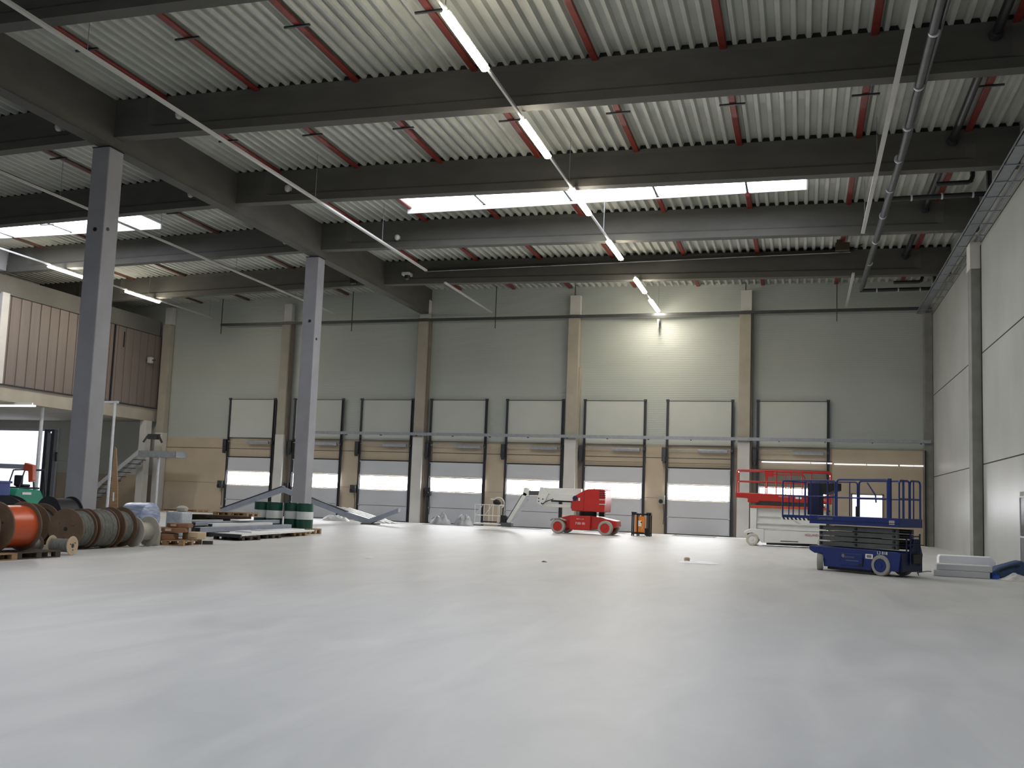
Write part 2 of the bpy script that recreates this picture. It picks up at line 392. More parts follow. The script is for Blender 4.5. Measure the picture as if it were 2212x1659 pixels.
# large beige gate at the right end with slit lights and a square window
g = bpy.data.objects.new('door_9', None); COL.objects.link(g); g.location = (0, YF-.06, 0); struct(g)
MB().box(1.62, 6.2, -.05, .02, .05, 5.03).build('leaf', 'beige', g)
for a, b in ((1.72, 3.35), (3.40, 4.95), (5.05, 5.72), (5.75, 6.2)): MB().box(a, b, -.07, -.04, 4.185, 4.24).build('slit_light', 'slit_pane', g)
for a, b in ((-2.1, .48), (.52, 1.3), (1.36, 1.60)): MB().box(a, b, -.23, -.2, 4.21, 4.265).build('slit_light', 'slit_pane', g)
MB().box(2.66, 4.16, -.07, -.04, 1.36, 2.58).build('window_pane', 'gate_daylight', g)
MB().box(2.58, 2.66, -.09, -.03, 1.3, 2.64).box(4.16, 4.24, -.09, -.03, 1.3, 2.64).box(2.58, 4.24, -.09, -.03, 2.58, 2.64).box(2.58, 4.24, -.09, -.03, 1.3, 1.36).build('window_frame', 'taupe', g)
MB().box(6.2, 6.27, -.7, -.6, 0, 5.0).build('track', 'joint', g)
MB().box(1.6, 6.2, -.08, -.02, 0, .05).build('bottom_seal', 'rubber', g)

# ---- right wall, precast panels with open joints
rw = struct(MB().box(XR, XR+.3, YB, YF+.3, 0, 15.6).build('wall_right', 'precast'))
j = MB()
for z in (3.63, 7.93, 12.3): j.box(XR-.006, XR+.002, YB, 39.4, z-.022, z+.022); j.box(XR-.006, XR+.002, 40.3, 53.3, z-.018, z+.018)
j.build('panel_joint', 'joint', rw)
pc = struct(MB().box(6.29, XR-.003, 39.55, 40.25, 0, 11.3).build('pilaster_column', 'precast_edge', bevel=.02))
MB().box(6.27, XR-.003, 39.5, 40.3, 11.3, 12.35).build('capital', 'pilaster_pale', pc)
MB().box(XR-.02, XR-.002, 39.40, 39.49, 0, 12.2).build('gap', 'joint', pc)
dd = bpy.data.objects.new('door_10', None); COL.objects.link(dd); dd.location = (XR, 32.6, 0); struct(dd)
MB().box(-.02, -.003, -.6, .55, 2.32, 2.46).build('lintel', 'precast_edge', dd)
MB().box(-.03, -.004, -.55, .5, 0, 1.02).build('leaf_lower', 'grey_pipe', dd)
MB().box(-.02, -.004, -.5, .45, 1.02, 2.25).build('pane', 'glass_dark', dd)
f = MB(); f.box(-.04, -.003, .49, .55, 0, 2.32); f.box(-.04, -.003, -.6, -.55, 0, 2.32); f.box(-.04, -.003, -.6, .55, 2.27, 2.32); f.box(-.04, -.003, -.55, .5, 1.02, 1.07)
f.build('frame', 'galv_light', dd)

# ---- left and back walls (the back wall has unseen glowing gates added to light the hall)
struct(MB().box(XL-.3, XL, YB-.3, YF+.3, 0, 15.6).build('wall_left', 'precast'))
bw = struct(MB().box(XL-.3, XR+.3, YB-.3, YB, 0, 15.6).build('wall_back', 'precast'))
for k, x in enumerate((-38, -26, -14, -2)):
    g = struct(MB().box(x-4.0, x+4.0, YB, YB+.02, .3, 6.0).build('window_%d' % (20+k), 'gate_daylight'))

# ---- mezzanine
mz = struct(MB().box(XL, -42.3, 30.0, YF, 6.05, 6.93).build('slab', 'mezz_concrete'))
bd = MB(); y = 30.0
while y < 53.3:     # vertical profiled cladding boards
    bd.box(-42.34, -42.26, y, y+.62, 6.96, 11.92); bd.box(-42.37, -42.31, y+.62, y+.72, 6.96, 11.92); y += .72
wm = struct(bd.build('wall_mezzanine', 'cladding'))
MB().box(-42.25, -42.19, 48.98, 49.1, 6.95, 11.9).build('joint', 'black_plastic', wm)
MB().box(-42.24, -42.21, 49.9, 49.98, 10.6, 11.6).build('slot', 'black_plastic', wm)
MB().box(-42.4, -42.2, 30, 53.4, 6.9, 6.98).build('flashing', 'rail_dark', wm)
struct(MB().box(-42.55, -42.2, 30.0, 53.4, 11.95, 13.0).build('mezzanine_beam', 'mezz_beam', bevel=.02))
struct(MB().box(-42.5, -42.05, 39.95, 40.45, 6.95, 12.0).build('mezzanine_column', 'pilaster_pale', bevel=.02))
struct(MB().box(-42.6, -42.1, 52.5, 53.1, 0, 6.05).build('mezzanine_column', 'pilaster_pale', bevel=.02))
struct(MB().box(XL, -42.6, 30, 30.2, 6.93, 15.5).build('wall_mezzanine_end', 'mezz_concrete'))
for k, (x, y) in enumerate(((-42.9, 44.3), (-55, 46))):
    tag(MB().tube([(x, y, 0), (x, y, 6.05)], .11, 12).build('support_post', 'galv_light'), 'slim pale steel post under the mezzanine slab, '+('in front of the bright opening' if k == 0 else 'far back beside the opening'), 'post')
wn = struct(MB().box(-58.5, -50.75, YF-.06, YF-.03, .05, 5.3).build('window_30', 'gate_daylight'))
fr = MB(); fr.box(-50.75, -50.55, YF-.1, YF-.03, 0, 5.5); fr.box(-58.5, -50.75, YF-.1, YF-.03, 5.3, 5.5); fr.build('window_frame', 'galv_light', wn)
t = thing('tube_light', (-45.1, 41.7, 5.84), 'lit fluorescent tube fixed beneath the mezzanine slab at the left edge', 'light')
MB().box(-4, 4, -.05, .05, .08, .2).build('housing', 'white_steel', t); MB().tube([(-4, 0, .02), (4.2, 0, .02)], .05, 10).build('tube', 'tube_glow', t)
t = thing('goal_frame', (-40.05, 47.0, 0), 'tall pale steel post with a short cross bar beside the staircase', 'post')
MB().tube([(0, 0, 0), (0, 0, 6.68)], .085, 12).build('post', 'galv_light', t); MB().box(-1.0, .22, -.07, .07, 6.6, 6.74).build('cross_bar', 'galv_light', t)

# staircase with landing
t = thing('staircase', (-41.6, 51.4, 0), 'open grey steel staircase with landing below the mezzanine', 'staircase')
for s in (0, 1):
    st = MB(); y = s*1.0
    st.prism([(-3.4, 1.05), (-2.7, 1.7), (.0, 3.72), (.2, 3.98), (-.1, 3.98), (-3.4, 1.5)], 'y', y-.03, y+.03); st.prism([(-4.6, 0.0), (-3.4, 1.05), (-3.4, 1.5), (-5.1, 0.0)], 'y', y-.03, y+.03)
    st.build('stringer', 'galv_light', t)
for k in range(13):
    u = k/12; MB().box(-4.65+u*4.55, -4.35+u*4.55, .03, .97, .18+u*3.45, .22+u*3.45).build('tread', 'rail_dark', t)
MB().box(0, 2.9, -.05, 1.05, 3.55, 3.62).box(0, 2.9, -.08, -.03, 3.55, 3.95).box(2.87, 2.92, -.08, 1.05, 3.55, 3.95).build('landing', 'galv', t)
MB().tube([(1.42, .2, 0), (1.42, .2, 3.55)], .09, 12).build('post', 'galv_light', t)

# ------------------------------------------------------------------ service runs under the roof
# red pipes with cross brackets
PX = [5.15, 1.78, -2.15, -5.78, -9.47, -13.4, -16.97, -20.5]
ords = ['first', 'second', 'third', 'fourth', 'fifth', 'sixth', 'seventh', 'eighth']
BR_Y = [y+3.7 for y in BEAMS if y > 3]
def red_pipe(x, label, m, group):
    z = zd(x)-.12; t = thing('roof_pipe', (x, 0, z), label, 'pipe', 0, group)
    seg = [3.0]+[v for k in (SKY[2:]+SKY[:2]) if k[0]-.2 < x < k[1]+.2 and not (k[0] < x < k[0]+.2) for v in (k[2], k[3])]+[53.9]; run = MB()
    for a, b in zip(seg[::2], seg[1::2]): run.box(-.105, .105, a, b, .02, .115)
    run.build('pipe_run', m, t, bevel=.03)
    for a, b in zip(seg[1::2], seg[2::2]): MB().box(-.04, .04, a, b, .06, .1).build('thin_rod', 'rail_dark', t)
    for y in BR_Y[:-1]: MB().box(-.40, .40, y-.035, y+.035, -.03, .02).build("bracket", "rail_dark", t)
    return t
for k, x in enumerate(PX): red_pipe(x, 'red pipe running lengthwise under the metal roof deck, %s over from the right wall' % ords[k], 'red_primer', 'red pipes right of the long girder')
for k in range(5): red_pipe(-24.6-3.7*k, 'brown pipe under the roof deck, %s one beyond the long girder towards the mezzanine' % ords[k], 'brown_primer', 'brown pipes left of the long girder')

# strip light rows
def fixture(x, y, z, label):
    t = thing('strip_light', (x, y, z), label, 'light', 0, 'lit strip lights')
    MB().box(-.10, .10, -1.42, 1.42, .03, .12).build('housing', 'white_rail', t, bevel=.02)
    pts = [(-.10, -1.42), (.10, -1.42), (.10, 1.42), (-.10, 1.42)]
    MB().prism([(-.12, .03), (-.09, -.035), (0, -.055), (.09, -.035), (.12, .03)], 'y', -1.45, 1.45).build('diffuser', 'lamp_glow', t)
    return t
LA = [(20.65, 'largest lit strip light, before the nearest roof beam'), (27.0, 'lit strip light hanging just beyond the nearest full beam'), (33.2, 'lit strip light crossing in front of the roof window'),
      (40.0, 'lit strip light just past the roof window beam'), (46.9, 'lit strip light past the black ducting, second from the far wall'), (51.75, 'lit strip light closest to the far wall')]
for y, l in LA: fixture(-7.97, y, 12.78, l)
fixture(-37.7, 40.0, 12.88, 'lit strip light before the mezzanine, partly behind the concrete column')
fixture(-37.7, 45.9, 12.88, 'lit strip light before the mezzanine, right of the concrete column')
def lrail(x, y0, y1, z, label, w_=.07):
    t = thing('lighting_rail', (x, 0, z), label, 'rail', 0, 'lighting rails')
    MB().box(-w_/2, w_/2, y0, y1, .06, .14).build('rail_profile', 'white_rail', t)
    yy = y0+2
    while yy < y1:
        if not any(abs(yy-b-.2) < .3 for b in BEAMS): MB().tube([(0, yy, .14), (0, yy, zd(x)-z+DEP)], .012, 5).build('suspension_wire', 'galv', t)
        yy += 6.1
    return t
lrail(-7.97, 5, 42.0, 12.8, 'white rail linking the lit strip lights'); lrail(-7.97, 45.2, 53.4, 12.8, 'short white rail linking the two lit strip lights by the far wall')
lrail(-18.12, 5, 42.7, 12.86, 'long white unlit rail left of the lit strip lights', .13); lrail(-18.12, 45.3, 53.2, 12.86, 'short white unlit rail by the far wall, left of the lights', .1)
lrail(2.27, 5, 38.6, 12.58, 'long white unlit rail beside the black pipe at right', .13); lrail(2.27, 45.6, 53.2, 12.66, 'short white unlit rail by the far wall, beside the black pipe', .12)
lrail(-28.3, 15, 52.5, 12.86, 'white unlit rail passing behind the two concrete columns', .09)
lrail(-37.7, 20, 53.0, 12.9, 'white rail linking the lit strip lights near the mezzanine', .07)
# wall cross lights end plate
t = thing('wall_bracket', (-7.97, 53.3, 11.85), 'small white bracket on the far wall under the last strip light', 'bracket')
MB().tube([(0, 0, 0), (0, 0, .45)], .04, 8).build('tube', 'white_rail', t); MB().box(-.06, .06, .02, .68, .38, .5).build('plate', 'white_rail', t)

# dark pipe run at right with white clamps
t = thing('heating_pipe', (2.8, 0, 12.7), 'long dark grey pipe with bright clamps, beside the white rail at right', 'pipe')
MB().tube([(-.1, 5, 0), (0, 20, 0), (.1, 30, 0), (-.02, 48.6, 0)], .11, 12).build('pipe_run', 'grey_pipe', t)
MB().tube([(.16, 5, .05), (.2, 30, .05), (.1, 48.4, .05)], .05, 8).build('cable', 'black_pipe', t)
for y in (19.5, 22.4, 25.3, 28.0, 30.6, 33.5, 36.5, 40, 43.5): MB().cyl((.05, y, 0), .135, -.04, .04, 'y', 14).build('clamp', 'galv_light', t)
def black_loop(y0, z, label, xa, xb, up_):
    t = thing('duct_pipe', (0, y0, z), label, 'pipe', 0, 'black pipe loops at right')
    MB().tube([(xa, 0, 0), (xb, 0, 0)]+arc((xb, .12), .12, -PI/2, 0, 4)[1:]+[(xb+.12, 0, up_)], .09, 10).build('pipe_run', 'black_pipe', t)
    MB().tube([(xa+1.5, -.9, .15), (xb-.7, -.9, .15)]+[(xb-.6, -.9, .2), (xb-.55, -.9, .35), (xb-.55, -.9, up_)], .08, 10).build('return_pipe', 'black_pipe', t)
    for k in range(3): MB().cyl((xa+.8+k*1.0, 0, 0), .115, -.03, .03, 'x', 12).build('clamp', 'galv_light', t)
black_loop(35.2, 12.9, 'black pipe loop under the roof just right of the roof window', 2.9, 6.1, 1.1)
black_loop(49.2, 12.75, 'black pipe loop under the roof near the far right corner', 2.75, 6.1, .75)
t = thing('drain_pipe', (4.65, 0, 13.85), 'black pipe running through the roof beams between grey pipe and right wall', 'pipe')
MB().tube([(0, 5, 0), (0, 50, 0)], .12, 12).build('pipe_run', 'black_pipe', t)
for b in BEAMS[4:]:
    MB().lathe([(.13, -.25), (.18, -.03), (.18, 0)], (0, b, 0), 'y', 14).build('collar', 'rail_dark', t)
    MB().box(-1.0, .7, b+1.9, b+1.95, .12, .16).build('bracket', 'rail_dark', t)
# cable tray along the right wall
t = thing('cable_tray', (6.07, 0, 12.38), 'long pale cable tray with cross brackets high on the right wall', 'cable tray')
MB().box(-.20, .20, 5, 53.6, 0, .02).box(-.20, -.18, 5, 53.6, .0, .12).box(.18, .20, 5, 53.6, 0, .12).build('tray', 'tray_grey', t)
MB().box(.40, .42, 5, 53.6, .0, .03).build('side_rail', 'galv', t)
y = 20.0
while y < 53: MB().box(-.22, .575, y-.02, y+.02, -.035, -.0).build('bracket', 'galv', t); y += 1.55
# cable tray on the beam nearest the far wall
t = thing('cable_tray', (0, 46.7, 13.98), 'long black cable tray on the roof beam nearest the far wall', 'cable tray')
MB().add([(-19.9, .0, 0), (2.2, .0, .12), (2.2, .22, .12), (-19.9, .22, 0), (-19.9, 0, .14), (2.2, 0, .26), (2.2, .22, .26), (-19.9, .22, .14)], [(0,3,2,1),(4,5,6,7),(0,1,5,4),(1,2,6,5),(2,3,7,6),(3,0,4,7)]).build('tray', 'black_plastic', t)
MB().bar((-19.8, -.02, -.03), (2.2, -.02, .09), .04, .04).build('bright_edge', 'chrome', t)
MB().tube([(2.2, .05, .18), (2.55, .03, .35), (2.75, -.1, .5)], .05, 8).build('cable', 'black_plastic', t)
t = thing('junction_box', (1.75, 44.9, 13.72), 'small olive box above the end of the black cable tray', 'box')
MB().box(-.3, .32, 0, .25, 0, .36).build('housing', 'olive', t); MB().box(-.25, 0, .05, .2, .36, .52).build('bracket', 'olive', t)
# rails across the far wall
t = thing('wall_pipe', (0, 53.38, 12.55), 'long grey rail crossing high on the far wall', 'pipe')
MB().box(-37.4, 6.3, -.05, .05, 0, .16).build('rail_profile', 'grey_pipe', t)
t = thing('cable_tray', (0, 53.3, 5.38), 'long grey cable tray crossing the far wall just above the dock doors', 'cable tray')
MB().box(-30.6, 6.5, -.12, .12, 0, .03).box(-30.6, 6.5, -.13, -.11, 0, .17).build('tray', 'galv', t)
for k in range(16): MB().box(-30+k*2.4, -29.94+k*2.4, -.11, .12, -.05, 0).build('bracket', 'grey_pipe', t)
for k, (x, l) in enumerate(((-37.3, 'beside the mezzanine'), (-27.6, 'above the third dock door'), (-17.9, 'above the fifth dock door'), (1.8, 'right of the far wall columns'))):
    tag(MB().tube([(x, 53.3, 12.0), (x, 53.3, zd(x))], .028, 6).build('hanging_rod', 'rail_dark'), 'thin dark rod hanging before the far wall, '+l, 'rod', 'hanging rods')
for k, (x, y, z, l) in enumerate(((-19.7, 25.2, 13.85, 'nearest beam right of the girder'), (-24.6, 25.2, 13.85, 'nearest beam left of the girder'), (-19.9, 32.4, 13.8, 'second beam right of the girder'),
        (-24.5, 32.4, 13.85, 'second beam left of the girder'), (-24.3, 39.6, 13.85, 'third beam, just left of the far column'), (-18.3, 39.6, 13.75, 'third beam behind the unlit rail'))):
    t = thing('smoke_detector', (x, y, z), 'small white rounded detector on the %s' % l, 'detector', 0, 'detectors on the roof beams')
    MB().lathe([(.04, -.14), (.10, -.10), (.13, 0), (.10, .1), (.05, .13)], (0, -.14, 0), 'z', 14).build('head', 'white_rail', t)
    MB().box(-.04, .04, -.1, .14, -.02, .12).build('mount', 'white_rail', t)
t = thing('floodlight', (-24.2, 46.8, 13.6), 'small black floodlight on the beam beside the far column', 'light')
MB().box(-.2, .2, -.25, -.02, -.18, .18).build('housing', 'black_plastic', t, bevel=.03); MB().box(-.03, .03, -.1, .24, .1, .2).build('mount', 'black_plastic', t)
t = thing('security_camera', (-20.9, 46.8, 13.75), 'small black and white camera where the black tray meets the girder', 'camera')
MB().lathe([(.02, -.2), (.14, -.12), (.16, 0), (.16, .06)], (0, -.16, -.05), 'z', 16).build('dome', 'black_plastic', t); MB().box(-.3, .16, -.3, .24, .02, .2).build('housing', 'pilaster_pale', t, bevel=.03)
t = thing('spotlight', (-42.0, 52.3, 10.1), 'small white spotlight on the mezzanine cladding edge', 'light')
MB().box(-.28, .45, -.03, .03, -.03, .03).build('arm', 'rail_dark', t); MB().box(-.12, .18, -.15, .15, -.2, .2).build('head', 'white_rail', t, bevel=.04)
t = thing('wall_fan', (-41.0, 52.2, 4.75), 'grey folded bracket unit on the column beside the staircase', 'bracket')
MB().box(-.6, .3, -.06, .06, .28, .36).bar((-.6, 0, .3), (-.9, -.1, -.2), .12, .1).bar((.2, 0, .3), (.5, 0, -.2), .1, .1).box(-.5, .2, -.2, .1, 0, .28).build('housing', 'grey_pipe', t)
# control boxes between the dock doors
for x, l, m in ((-36.85, 'left of the first dock door', 'grey_pipe'), (-27.1, 'left of the third dock door', 'grey_pipe'), (-22.0, 'left of the fourth dock door', 'rail_dark'), (-7.62, 'beside the orange charger cart', 'grey_box'), (-31.93, 'on the column by the white bent steel', 'rail_dark')):
    y = 53.78
    t = thing('control_box', (x, y, 1.55), 'small door control box on the far wall %s' % l, 'control box', 0, 'door control boxes')
    MB().box(-.2, .2, -.16, .13, .15, .65).build('housing', m, t, bevel=.03); MB().lathe([(.1, 0), (.12, .05), (.12, .14)], (0, -.16, .3), (0, -1, 0), 14).build('knob', 'black_plastic', t)
    MB().tube([(.1, -.05, .15), (.16, -.05, -.5), (.12, -.02, -1.0)], .018, 6).build('cable', 'black_plastic', t)


# ------------------------------------------------------------------ blue scissor lift
def wheel(name, c, r, wd, parent, tyre, hub, axis='y', side=-1):
    t = bpy.data.objects.new(name, None); COL.objects.link(t); t.parent = parent; t.location = c
    h = wd/2
    MB().lathe([(r*.66, -h), (r*.93, -h), (r, -h*.7), (r, h*.7), (r*.93, h), (r*.66, h)], (0, 0, 0), axis, 32, False).build('tyre', tyre, t)
    MB().lathe([(r*.68, -h*.86), (r*.68, h*.86)], (0, 0, 0), axis, 28).lathe([(r*.2, -h*1.02), (r*.22, -h*.8), (r*.22, h*.8), (r*.2, h*1.02)], (0, 0, 0), axis, 16).build('hub', hub, t)
    return t
t = thing('blue_scissor_lift', (.44, 27.38, 0), 'blue scissor lift with grey folded scissor arms parked before the right wall', 'scissor lift', math.radians(-38))
B = 'lift_blue'
ch = MB(); ch.prism([(-.28, .66), (-.28, .54), (-.12, .46), (.16, .46), (.2, .12), (1.66, .12), (1.7, .3), (1.78, .45), (1.95, .53), (2.12, .45), (2.2, .14), (2.45, .14), (2.5, .6), (2.42, .64)], 'y', .02, 1.04)
ch.build('chassis', B, t, bevel=.012)
MB().box(.25, 1.62, .12, .94, .05, .12).build('pothole_guard', 'black_plastic', t)
MB().box(.72, 1.42, .0, .021, .2, .52).build('side_hatch', B, t, bevel=.006)
MB().box(1.30, 1.42, -.004, .01, .2, .27).box(1.40, 1.44, -.004, .01, .3, .42).box(.7, .74, -.004, .01, .3, .33).build('hatch_latch', 'black_plastic', t)
MB().box(1.50, 1.72, .012, .019, .42, .54).build('sticker', 'paper', t); MB().box(1.54, 1.68, .008, .013, .445, .515).build('sticker_print', 'lettering_grey', t)
text('L3 818', .11, (1.84, .016, .555), (PI/2, 0, 0), 'lettering_white', t)
text('Lannermann', .085, (.86, -.004, .40), (PI/2, 0, 0), 'lettering_grey', t, sx=.75); MB().box(.92, 1.3, -.006, -.001, .325, .34).build('stripe', 'lettering_grey', t)
MB().lathe([(.001, 0), (.05, 0)], (.83, -.004, .45), 'y', 16, False).build('emblem', 'lettering_grey', t)
wheel('wheel', (.02, .10, .23), .23, .16, t, 'tyre_grey', 'lift_navy', (math.sin(.9), math.cos(.9), 0)); wheel('wheel', (1.95, .07, .27), .27, .17, t, 'tyre_grey', B)
wheel('wheel', (.02, .96, .23), .23, .16, t, 'tyre_grey', 'lift_navy'); wheel('wheel', (1.95, 1.0, .27), .27, .17, t, 'tyre_grey', B)
for k in range(4):
    z0 = .685+k*.14
    for y in (.14, .80):
        a = MB(); s = .006*(1 if k % 2 else -1)
        a.prism([(-.04, z0+s), (2.34, z0-s), (2.34, z0+.118-s), (-.04, z0+.118+s)], 'y', y, y+.09)
        a.build('scissor_arm', 'scissor_grey', t, bevel=.004)
pn = MB()
for k in range(4):
    for x in (.03, 1.13, 2.26): pn.cyl((x, 0, .75+k*.14), .035, .1, .93, 'y', 12)
pn.build('pivot_pin', 'black_plastic', t)
MB().box(.9, 1.5, .3, .75, .68, 1.2).build('cylinder_housing', 'black_plastic', t)
pf = MB(); pf.box(-.27, 2.48, 0, 1.06, 1.27, 1.50); pf.build('platform', B, t, bevel=.01)
MB().box(-.27, 2.48, -.008, .0, 1.36, 1.375).build('platform_seam', 'lift_navy', t)
text('Lannermann', .13, (.02, -.012, 1.39), (PI/2, 0, 0), 'lettering_grey', t, sx=.75)
MB().box(2.2, 2.36, -.006, .0, 1.33, 1.44).build('plate', 'grey_box', t)
ex = MB(); ex.box(-1.24, -.26, .03, 1.03, 1.40, 1.48); ex.build('extension_deck', B, t)
hz = MB()
for k in range(7): x = -1.24+k*.14; hz.mat(0); hz.prism([(x, 1.34), (x+.07, 1.34), (x+.03, 1.40), (x-.04, 1.40)], 'y', .012, .03); hz.mat(1); hz.prism([(x+.07, 1.34), (x+.14, 1.34), (x+.10, 1.40), (x+.03, 1.40)], 'y', .012, .03)
hz.build('hazard_stripe', ['paper', 'rubber'], t)
# guard rails
def rail_loop(mb, x0, x1, z0, z1, y, r=.022, R=.09):
    pts = [(x0, y, z0)]+[(x0, y, z1-R)]+arc((x0+R, z1-R), R, PI, PI/2, 4, 'xz', y)+arc((x1-R, z1-R), R, PI/2, 0, 4, 'xz', y)+[(x1, y, z0)]
    mb.tube(pts, r, 8)
for y in (.03, 1.03):
    m = MB(); rail_loop(m, .60, 2.14, 1.5, 2.49, y, .026); m.tube([(.6, y, 2.0), (2.14, y, 2.0)], .02, 8); m.build('guard_rail', B, t)
    m = MB(); rail_loop(m, -1.22, .55, 1.45, 2.46, y, .022); m.tube([(-1.22, y, 2.02), (.55, y, 2.02)], .018, 8)
    for x in (-1.0, -.64, -.42, -.25, .3): m.tube([(x, y, 1.48), (x, y, 2.46 if x > -.5 else 2.02)], .016, 8)
    m.build('guard_rail', B, t)
m = MB(); m.tube([(-1.22, .03, 2.44), (-1.22, 1.03, 2.44)], .022, 8); m.tube([(-1.22, .03, 2.02), (-1.22, 1.03, 2.02)], .018, 8); m.tube([(-1.22, .5, 1.46), (-1.22, .5, 2.44)], .018, 8); m.build('front_rail', B, t)
m = MB(); m.box(2.16, 2.24, .0, .06, 1.5, 2.52); m.build('gate_post', B, t)
def rail_loop_y(mb, y0, y1, z0, z1, x, r=.022, R=.09):
    pts = [(x, y0, z0), (x, y0, z1-R)]+arc((y0+R, z1-R), R, PI, PI/2, 4, 'yz', x)+arc((y1-R, z1-R), R, PI/2, 0, 4, 'yz', x)+[(x, y1, z0)]
    mb.tube(pts, r, 8)
m = MB(); rail_loop_y(m, .08, .52, 1.5, 2.48, 2.44); rail_loop_y(m, .55, 1.02, 1.5, 2.48, 2.44, .026); m.tube([(2.44, .08, 2.0), (2.44, 1.02, 2.0)], .026, 8); m.tube([(2.44, .26, 1.5), (2.44, .26, 2.46)], .03, 8); m.tube([(2.44, .72, 1.5), (2.44, .72, 2.46)], .018, 8); m.build('entry_gate', B, t)
MB().box(-.95, -.55, .80, 1.0, 1.5, 2.42).build('document_box', 'lift_navy', t)
m = MB(); m.prism([(-.15, 2.4), (.32, 2.4), (.32, 2.2), (-.05, 2.08)], 'y', .3, .62); m.build('control_box', 'black_plastic', t)
MB().tube([(.95, .9, 2.44), (1.2, .9, 2.1), (1.22, .9, 1.9)], .02, 8).build('brace', B, t)
MB().box(.86, .92, .5, .56, 1.5, 1.78).build('foot_switch', 'black_plastic', t)
# ladder and rear end
m = MB(); m.tube([(2.5, .30, .62), (2.5, .3, .98), (2.52, .4, 1.05)], .02, 8); m.tube([(2.56, .38, .3), (2.56, .38, 1.12)], .02, 8); m.tube([(2.56, .80, .3), (2.56, .80, 1.12)], .02, 8)
for z in (.4, .62, .84, 1.05): m.tube([(2.56, .38, z), (2.56, .8, z)], .016, 8)
m.build('ladder', 'lift_navy', t)
m = MB(); m.prism([(.08, .14), (.98, .14), (.98, .62), (.85, .98), (.6, .98), (.5, .64), (.08, .62)], 'x', 2.43, 2.52); m.build('rear_cover', 'lift_navy', t, bevel=.01)
MB().box(2.50, 2.62, .42, .78, .36, .6).build('charger_box', 'black_plastic', t)
o = tag(MB().tube([(2.75, 26.35, .5), (2.86, 26.6, .3), (3.0, 27.2, .02), (3.1, 28.4, .012), (3.45, 29.4, .012), (4.3, 29.9, .012), (4.6, 31.5, .012), (5.6, 34, .012)], .010, 6).build('power_cable', 'rubber'), 'thin dark cable trailing from the blue lift across the floor', 'cable')

# ------------------------------------------------------------------ red and white scissor lift
t = thing('red_white_scissor_lift', (-.55, 43.0, 0), 'white scissor lift with red platform and rails behind the blue lift', 'scissor lift')
W = 'lift_white'
m = MB(); m.prism([(-1.84, .62), (-1.6, .74), (1.75, .78), (1.78, .2), (-1.1, .14), (-1.22, .3), (-1.3, .45), (-1.5, .56), (-1.86, .50)], 'y', 0, 1.5); m.build('chassis', W, t, bevel=.02)
MB().box(-1.72, -1.15, .1, 1.4, .3, .55).build('axle_housing', 'black_plastic', t)
MB().box(-1.02, 1.7, -.006, 0.01, .72, .735).box(-1.0, -.985, -.006, .01, .2, .73).build('panel_seam', 'taupe', t)
MB().box(-.9, 1.75, .2, 1.3, .06, .14).build('pothole_guard', 'black_plastic', t)
MB().box(-.3, .45, -.01, .0, .24, .27).build('slot', 'black_plastic', t)
text('HOLLAND 870', .14, (.72, -.012, .52), (PI/2, 0, 0), 'lettering_red', t, sx=.85)
for x, y in ((-1.5, .02), (-1.5, 1.48), (1.5, .1), (1.5, 1.4)): wheel('wheel', (x, y, .27), .27, .22, t, 'tyre_pale', W)
m = MB(); m.box(-1.5, 1.6, .12, 1.35, .76, 1.68); m.build('scissor_cover', W, t, bevel=.01)
MB().box(-1.6, -1.32, .02, 1.4, .74, 1.66).build('end_post', W, t, bevel=.02)
MB().box(-1.32, 1.6, .06, .12, .98, 1.04).box(-1.32, 1.6, .07, .12, 1.3, 1.315).build('scissor_rail', W, t); MB().bar((.1, .08, 1.32), (.7, .08, .98), .03, .04).build('brace', W, t)
MB().box(-1.6, 1.62, .0, 1.42, 1.67, 1.78).build('top_beam', 'lift_orange', t, bevel=.01)
MB().box(-1.35, 1.5, .15, 1.3, 1.78, 1.98).build('upper_arm', 'scissor_grey', t)
R_ = 'lift_red'
m = MB(); m.prism([(-2.25, 2.10), (-1.72, 2.08), (-1.72, 1.90), (-1.25, 1.90), (-1.22, 1.98), (1.82, 1.92), (1.84, 2.28), (-2.25, 2.33)], 'y', 0, 1.4); m.build('platform', R_, t, bevel=.03)
text('TELEPLATFORM', .075, (-.4, -.012, 2.18), (PI/2, 0, 0), 'lettering_white', t, sx=.95); text('SE', .15, (1.0-.15, -.012, 2.08), (PI/2, 0, 0), 'lettering_white', t, sx=1.2); text('VUMO', .12, (1.3, -.012, 2.06), (PI/2, 0, 0), 'lettering_yellow', t, sx=.9)
MB().box(.32, .58, -.008, 0, 2.12, 2.24).build('sticker', 'paper', t)
def fr(x0, x1, y, zt, mid, posts, parent, mname='lift_red', r=.035):
    m = MB(); m.tube([(x0, y, 2.3), (x0, y, zt-.08)]+arc((x0+.08, zt-.08), .08, PI, PI/2, 3, 'xz', y)+arc((x1-.15, zt-.15), .15, PI/2, 0, 4, 'xz', y)+[(x1, y, 2.28)], r, 8)
    m.tube([(x0, y, mid), (x1, y, mid-.02)], r*.7, 8)
    for p in posts: m.tube([(p, y, 2.3), (p, y, zt)], r*.7, 8)
    return m.build('guard_rail', mname, parent)
fr(-2.2, 1.80, .04, 3.33, 2.84, (-.5, .6), t); fr(-2.2, 1.80, 1.36, 3.33, 2.84, (-1.0, .1, 1.0), t); fr(-.9, .7, .09, 3.18, 2.86, (-.1,), t, r=.026)
m = MB(); m.tube([(-2.2, .04, 3.28), (-2.2, 1.36, 3.28)], .035, 8); m.tube([(-2.2, .04, 2.84), (-2.2, 1.36, 2.84)], .026, 8); m.tube([(1.8, .04, 3.2), (1.8, 1.36, 3.2)], .035, 8); m.build('end_rail', R_, t)
